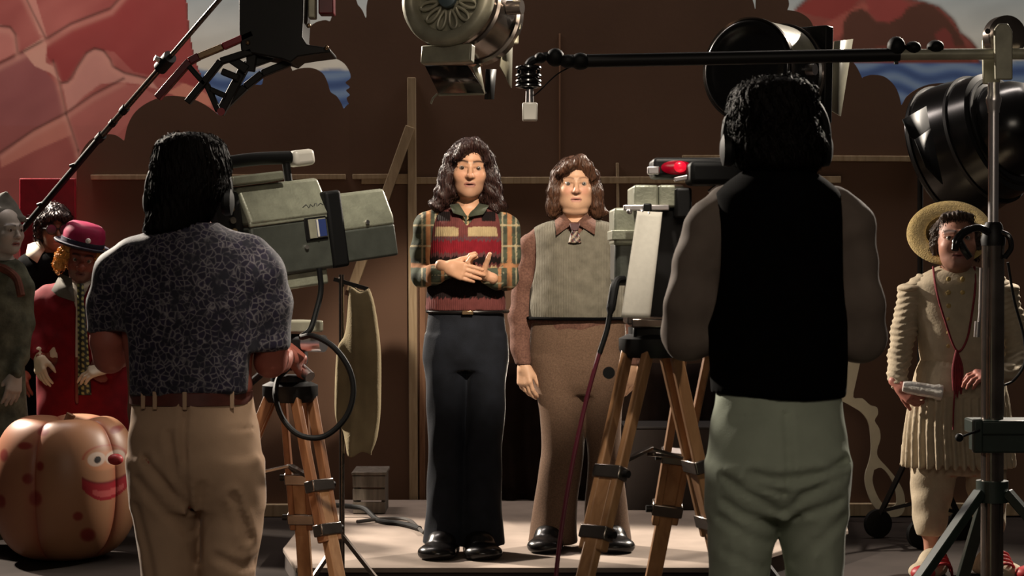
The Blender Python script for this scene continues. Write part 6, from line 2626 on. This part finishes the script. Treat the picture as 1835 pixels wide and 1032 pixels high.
k.lathe([(.0, zc[0]), (.019, zc[0]), (.019, zc[1]), (.025, zc[2]), (.025, zc[3]), (.019, zc[4]), (.019, zc[5]), (0, zc[5])], (0, 0, 0), (0, 0, 1), 24)
k.build('chrome_neck', M['chrome'], boom)
k = MB()
k.cyl((0, 0, BP(1779, 200).z), (0, 0, BP(1779, 415).z), .0165, n=22)
k.build('upper_pole', M['chrome'], boom)
k = MB()
z1_, z2_ = BP(1779, 398).z, BP(1779, 440).z
k.lathe([(0, z1_), (.024, z1_), (.03, z1_ - .01), (.034, z1_ - .03), (.04, z2_ + .02), (.038, z2_), (0, z2_)], (0, 0, 0), (0, 0, 1), 28)
k.build('collar', M['black_paint'], boom)
k = MB()
k.cyl((0, 0, BP(1779, 432).z), (0, 0, .05), .0365, n=28)
k.build('lower_pole', M['gunmetal'], boom)
k = MB()
k.tube(spline([BP(1775, 418, -.02), BP(1752, 408, -.03), BP(1728, 416, -.05), BP(1714, 432, -.06), BP(1711, 448, -.07)], 6), [.012] * 10 + [.014] * 10 + [.012] * 5, 12)
k.build('side_arm', M['black_gloss'], boom)
k = MB()
k.tube(spline([BP(1720, 432, -.05), BP(1728, 448, -.06), BP(1738, 462, -.06)], 5), .012, 10)
k.build('side_clip', M['black_gloss'], boom)
k = MB()
k.tube(spline([BP(1794, 416, -.02), BP(1808, 424, -.03), BP(1812, 444, -.03), BP(1800, 462, -.03)], 5), .009, 10)
k.build('crank', M['black_gloss'], boom)
k = MB()
k.tube([BP(1758, 480, -.05), BP(1756, 560, -.05), BP(1752, 600, -.05)], .005, 8)
k.cyl(BP(1752, 576, -.05), BP(1750, 604, -.05), .010, n=12)
k.build('guide_rod', M['chrome'], boom)
# dark green carriage and legs
def gbox(name, x0, x1, y0, y1, dy, depth, m='green_paint'):
    a_, c_ = BP(x0, y0, dy), BP(x1, y1, dy)
    k = MB()
    k.box(((a_.x + c_.x) / 2, dy + depth / 2, (a_.z + c_.z) / 2), (abs(c_.x - a_.x), depth, abs(a_.z - c_.z)))
    return k.build(name, M[m], boom, bevel=.006)
gbox('carriage', 1746, 1870, 754, 780, -.08, .15)
gbox('carriage', 1752, 1866, 774, 812, -.07, .13)
gbox('carriage_lip', 1745, 1762, 752, 812, -.09, .03)
k = MB()
k.tube([BP(1722, 783, -.12), BP(1756, 770, -.10)], .004, 8)
k.sph(BP(1719, 784, -.12), .014, 14)
k.build('release_knob', M['black_rubber'], boom)
zl = BP(1779, 880).z
k = MB()
k.cyl((0, 0, zl + .035), (0, 0, zl - .035), .052, n=24)
k.build('leg_collar', M['green_paint'], boom)
for a in (-152, -32, 92):
    e = Vector((math.cos(R(a)), math.sin(R(a)), 0))
    k = MB()
    k.bar(e * .05 + Vector((0, 0, zl)), e * .62 + Vector((0, 0, .04)), .04, .03)
    lg = k.build('leg', M['green_paint'], boom, bevel=.004)
    k = MB()
    k.sph(e * .63 + Vector((0, 0, .028)), (.035, .035, .028), 14)
    k.build('foot', M['black_rubber'], lg)
# lead drooping beside the pole
k = MB()
pts = [BP(1806, 470, .05), BP(1818, 540, .06), BP(1834, 600, .06), BP(1836, 650, .05), BP(1818, 680, .05), BP(1800, 690, .02)]
k.tube(spline(pts, 6), .0045, 8)
k.build('lead', M['black_rubber'], boom)

mic = thing('microphone', at(948, 217, YM - .1), 'small pale box microphone in black ring mount hanging from the boom tip', 'microphone')
mo = at(948, 217, YM - .1)


def MP(x, y, d=-.1):
    return at(x, y, YM + d) - mo


k = MB()
a_, c_ = MP(936, 184), MP(963, 217)
k.box(((a_.x + c_.x) / 2, 0, (a_.z + c_.z) / 2), (c_.x - a_.x, .045, a_.z - c_.z))
k.build('microphone_body', M['white_paint'], mic, bevel=.006)
k = MB()
k.cyl(MP(949, 186), MP(949, 156), .014, .012, 16)
k.build('stem', M['chrome'], mic)
for y in (122, 136, 146, 154):
    k = MB()
    ctr = MP(947, y)
    k.tube([ctr + Vector((math.cos(t) * .036, math.sin(t) * .036, 0)) for t in np.linspace(0, 2 * PI, 24, endpoint=False)], .0065, 8, closed=True)
    k.build('ring', M['black_gloss'], mic)
k = MB()
for t in range(5):
    a = 2 * PI * t / 5 + .3
    k.cyl(MP(947, 118) + Vector((math.cos(a) * .034, math.sin(a) * .034, 0)), MP(947, 156) + Vector((math.cos(a) * .034, math.sin(a) * .034, 0)), .005, n=8)
k.cyl(MP(947, 116), MP(947, 160), .016, n=14)
k.build('cage', M['black_gloss'], mic)

# ================================================================= odds and ends round the set
# ornamental cut-out board leaning on the flat
YK = 10.75
kb = at(1590, 920, YK)
outl = [(1524, 640), (1543, 640), (1536, 680), (1530, 712), (1546, 714), (1560, 726), (1572, 730), (1574, 742), (1568, 754), (1576, 768), (1578, 786), (1572, 806), (1574, 820), (1590, 838), (1606, 858), (1618, 880), (1621, 905), (1614, 922), (1596, 926), (1576, 918),
        (1561, 900), (1551, 872), (1550, 850), (1557, 828), (1561, 806), (1560, 778), (1556, 756), (1545, 740), (1530, 730), (1516, 722), (1506, 716), (1504, 700), (1512, 684), (1519, 664)]
hole = [(1566, 842), (1578, 838), (1590, 848), (1601, 868), (1606, 890), (1604, 904), (1592, 908), (1579, 900), (1568, 880), (1563, 860)]
bm = bmesh.new()
def addloop(pts, n=3):
    q = spline([(x, y, 0) for x, y in pts] + [(pts[0][0], pts[0][1], 0)], n)[:-1]
    vs_ = [bm.verts.new((at(v.x, v.y, YK) - kb)) for v in q]
    return [bm.edges.new((vs_[i], vs_[(i + 1) % len(vs_)])) for i in range(len(vs_))]
es = addloop(outl) + addloop(hole)
bmesh.ops.triangle_fill(bm, use_beauty=True, edges=es)
bmesh.ops.recalc_face_normals(bm, faces=bm.faces)
me = bpy.data.meshes.new('scroll_cutout')
bm.to_mesh(me)
bm.free()
o = link_mesh('scroll_cutout', me, M['scroll'], None, kb)
md = o.modifiers.new('thickness', 'SOLIDIFY')
md.thickness = .018
o.rotation_euler = (R(-3), 0, 0)
tag(o, 'cream scroll-shaped cut-out board leaning on the flat between cameraman and straw-hatted person', 'cut-out')

# olive canvas coat on a stand
YO = 8.05
ob = at(634, 900, YO)
sto = thing('coat_stand', (at(612, 900, YO).x, YO + .02, .0), 'thin dark metal stand carrying the olive canvas coat', 'stand')
g6 = Vector((at(612, 900, YO).x, YO + .02, .0))
k = MB()
k.cyl((0, 0, .05), at(612, 492, YO + .02) - g6, .011, n=12)
k.build('pole', M['gunmetal'], sto)
k = MB()
k.bar(at(598, 500, YO + .02) - g6, at(660, 518, YO + .02) - g6, .016, .016)
k.build('crossbar', M['black_paint'], sto)
for a in (100, 220, 340):
    e = Vector((math.cos(R(a)), math.sin(R(a)), 0))
    k = MB()
    k.bar(Vector((0, 0, .30)), e * .26 + Vector((0, 0, .01)), .016, .016)
    k.build('leg', M['gunmetal'], sto)
g7 = Vector((at(640, 800, YO).x, YO, 0))


def coat(p):
    rows = []
    for (py, x0, x1, b_, cy) in ((518, 628, 660, .04, 0), (540, 622, 667, .05, 0), (580, 614, 673, .06, 0), (640, 607, 679, .065, 0), (720, 604, 681, .07, 0), (780, 612, 674, .07, 0), (812, 622, 662, .06, 0)):
        c = at((x0 + x1) / 2, py, YO) - g7
        rows.append((c.z, c.x, 0, (x1 - x0) / 2 / pxm(YO), b_))
    d = loft(p, rows)
    return d + .010 * np.sin(p[0] * 75 + 2 * np.sin(p[2] * 5)) + folds(p, .006, 22, 2, (1, 1, .4))


lo_ = at(590, 830, YO) - g7
hi_ = at(695, 505, YO) - g7
P, Q = surfnet(coat, (lo_.x, -.11, lo_.z), (hi_.x, .11, hi_.z), .008)
me = np_mesh('canvas_coat', relax(P, Q, 1), Q)
o = link_mesh('canvas_coat', me, M['olive'], None, g7)
tag(o, 'olive canvas coat hanging in folds beside the left camera', 'coat')

# crate by the flat
YX = 10.45
cx0, cx1 = at(636, 912, YX), at(694, 912, YX)
cr = thing('crate', ((cx0.x + cx1.x) / 2, YX, .0), 'low grey wooden crate on the floor in front of the brown flat', 'crate')
hz_ = at(660, 846, YX).z
wd = cx1.x - cx0.x
M['grey_wood'] = wood_mat('grey_wood', (.10, .085, .07), (.19, .165, .14), rough=.8, spec=.2)
zb_ = .1
for s in range(3):
    z0 = zb_ + (hz_ - zb_) * (s + .5) / 3
    k = MB()
    k.box((0, -.14, z0), (wd, .018, (hz_ - zb_) / 3 - .008))
    k.build('plank', M['grey_wood'], cr, bevel=.003)
for s in (-1, 1):
    k = MB()
    k.box((s * (wd / 2 - .012), 0, (hz_ + zb_) / 2), (.02, .26, hz_ - zb_))
    k.build('side', M['grey_wood'], cr, bevel=.003)
k = MB()
k.box((0, 0, hz_ + .008), (wd + .01, .30, .016))
k.build('lid', M['grey_wood'], cr, bevel=.003)

# cable on the stage
k = MB()
pts = [at(600, 905, 10.2), at(632, 908, 10.2), at(654, 912, 10.15), at(674, 930, 10.0), at(690, 938, 9.9), at(714, 938, 9.85), at(736, 946, 9.75), at(752, 956, 9.65)]
pts = [Vector((p.x, p.y, max(.1 + .014, min(p.z, .16)))) for p in pts]
k.tube(spline(pts, 6), .013, 10)
o = k.build('floor_cable', M['black_rubber'], origin=(pts[0].x, pts[0].y, .1))
tag(o, 'thick black cable lying on the stage left of the jeans-clad man', 'cable')
k = MB()
pts = [(at(x, 950, y).x, y, .114) for x, y in ((640, 9.9), (690, 10.02), (730, 9.98), (748, 9.7), (760, 9.5))]
k.tube(spline(pts, 6), .009, 8)
o = k.build('floor_cable', mat('grey_cable', (.05, .045, .04), .5), origin=tuple(pts[0]))
tag(o, 'thin grey cable lying on the stage beside the thick black one', 'cable')

# dark rostrum behind the right tripod
YR = 10.55
a_, c_ = at(1120, 930, YR), at(1296, 930, YR)
ro = thing('rostrum', ((a_.x + c_.x) / 2, YR, .1), 'dark low rostrum block behind the right tripod', 'rostrum')
zt = at(1200, 766, YR).z - .1
k = MB()
k.box((0, .1, zt / 2), (c_.x - a_.x, .36, zt))
k.build('block', mat('dark_brown_paint', (.018, .011, .009), .8, var=.2), ro, bevel=.004)
k = MB()
k.box((0, .1, zt + .006), (c_.x - a_.x + .02, .38, .012))
k.build('block_top', mat('very_dark_paint', (.012, .009, .008), .7, var=.2), ro, bevel=.003)

# red panel behind the man with dark glasses
YQ = 10.8
a_, c_ = at(36, 320, YQ), at(136, 320, YQ)
rp = thing('red_screen', ((a_.x + c_.x) / 2, YQ, 0), 'tall red painted board standing behind the man with dark glasses', 'screen')
k = MB()
k.box((0, 0, a_.z / 2), (c_.x - a_.x, .03, a_.z))
k.build('board', M['red_paint'], rp, bevel=.004)
k = MB()
k.box((-.05, -.02, at(60, 388, YQ).z), (.12, .02, .02))
k.build('rail', M['red_dark'], rp, bevel=.003)

# dark sheet added for the shade behind the two men's legs
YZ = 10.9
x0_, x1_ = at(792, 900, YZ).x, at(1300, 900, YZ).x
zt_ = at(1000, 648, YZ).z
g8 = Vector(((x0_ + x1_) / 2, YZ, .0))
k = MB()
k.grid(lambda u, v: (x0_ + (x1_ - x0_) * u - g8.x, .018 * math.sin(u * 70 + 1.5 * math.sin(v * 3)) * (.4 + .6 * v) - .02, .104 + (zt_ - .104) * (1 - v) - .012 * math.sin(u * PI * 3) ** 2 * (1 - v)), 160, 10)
o = k.build('shade_sheet', mat('shade_sheet_brown', (.012, .0075, .006), .95, var=.3, vscale=9, spec=.05), origin=None, solid=.006)
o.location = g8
tag(o, 'near-black brown sheet in place of the shade low on the flat behind the two standing men', 'shade sheet')
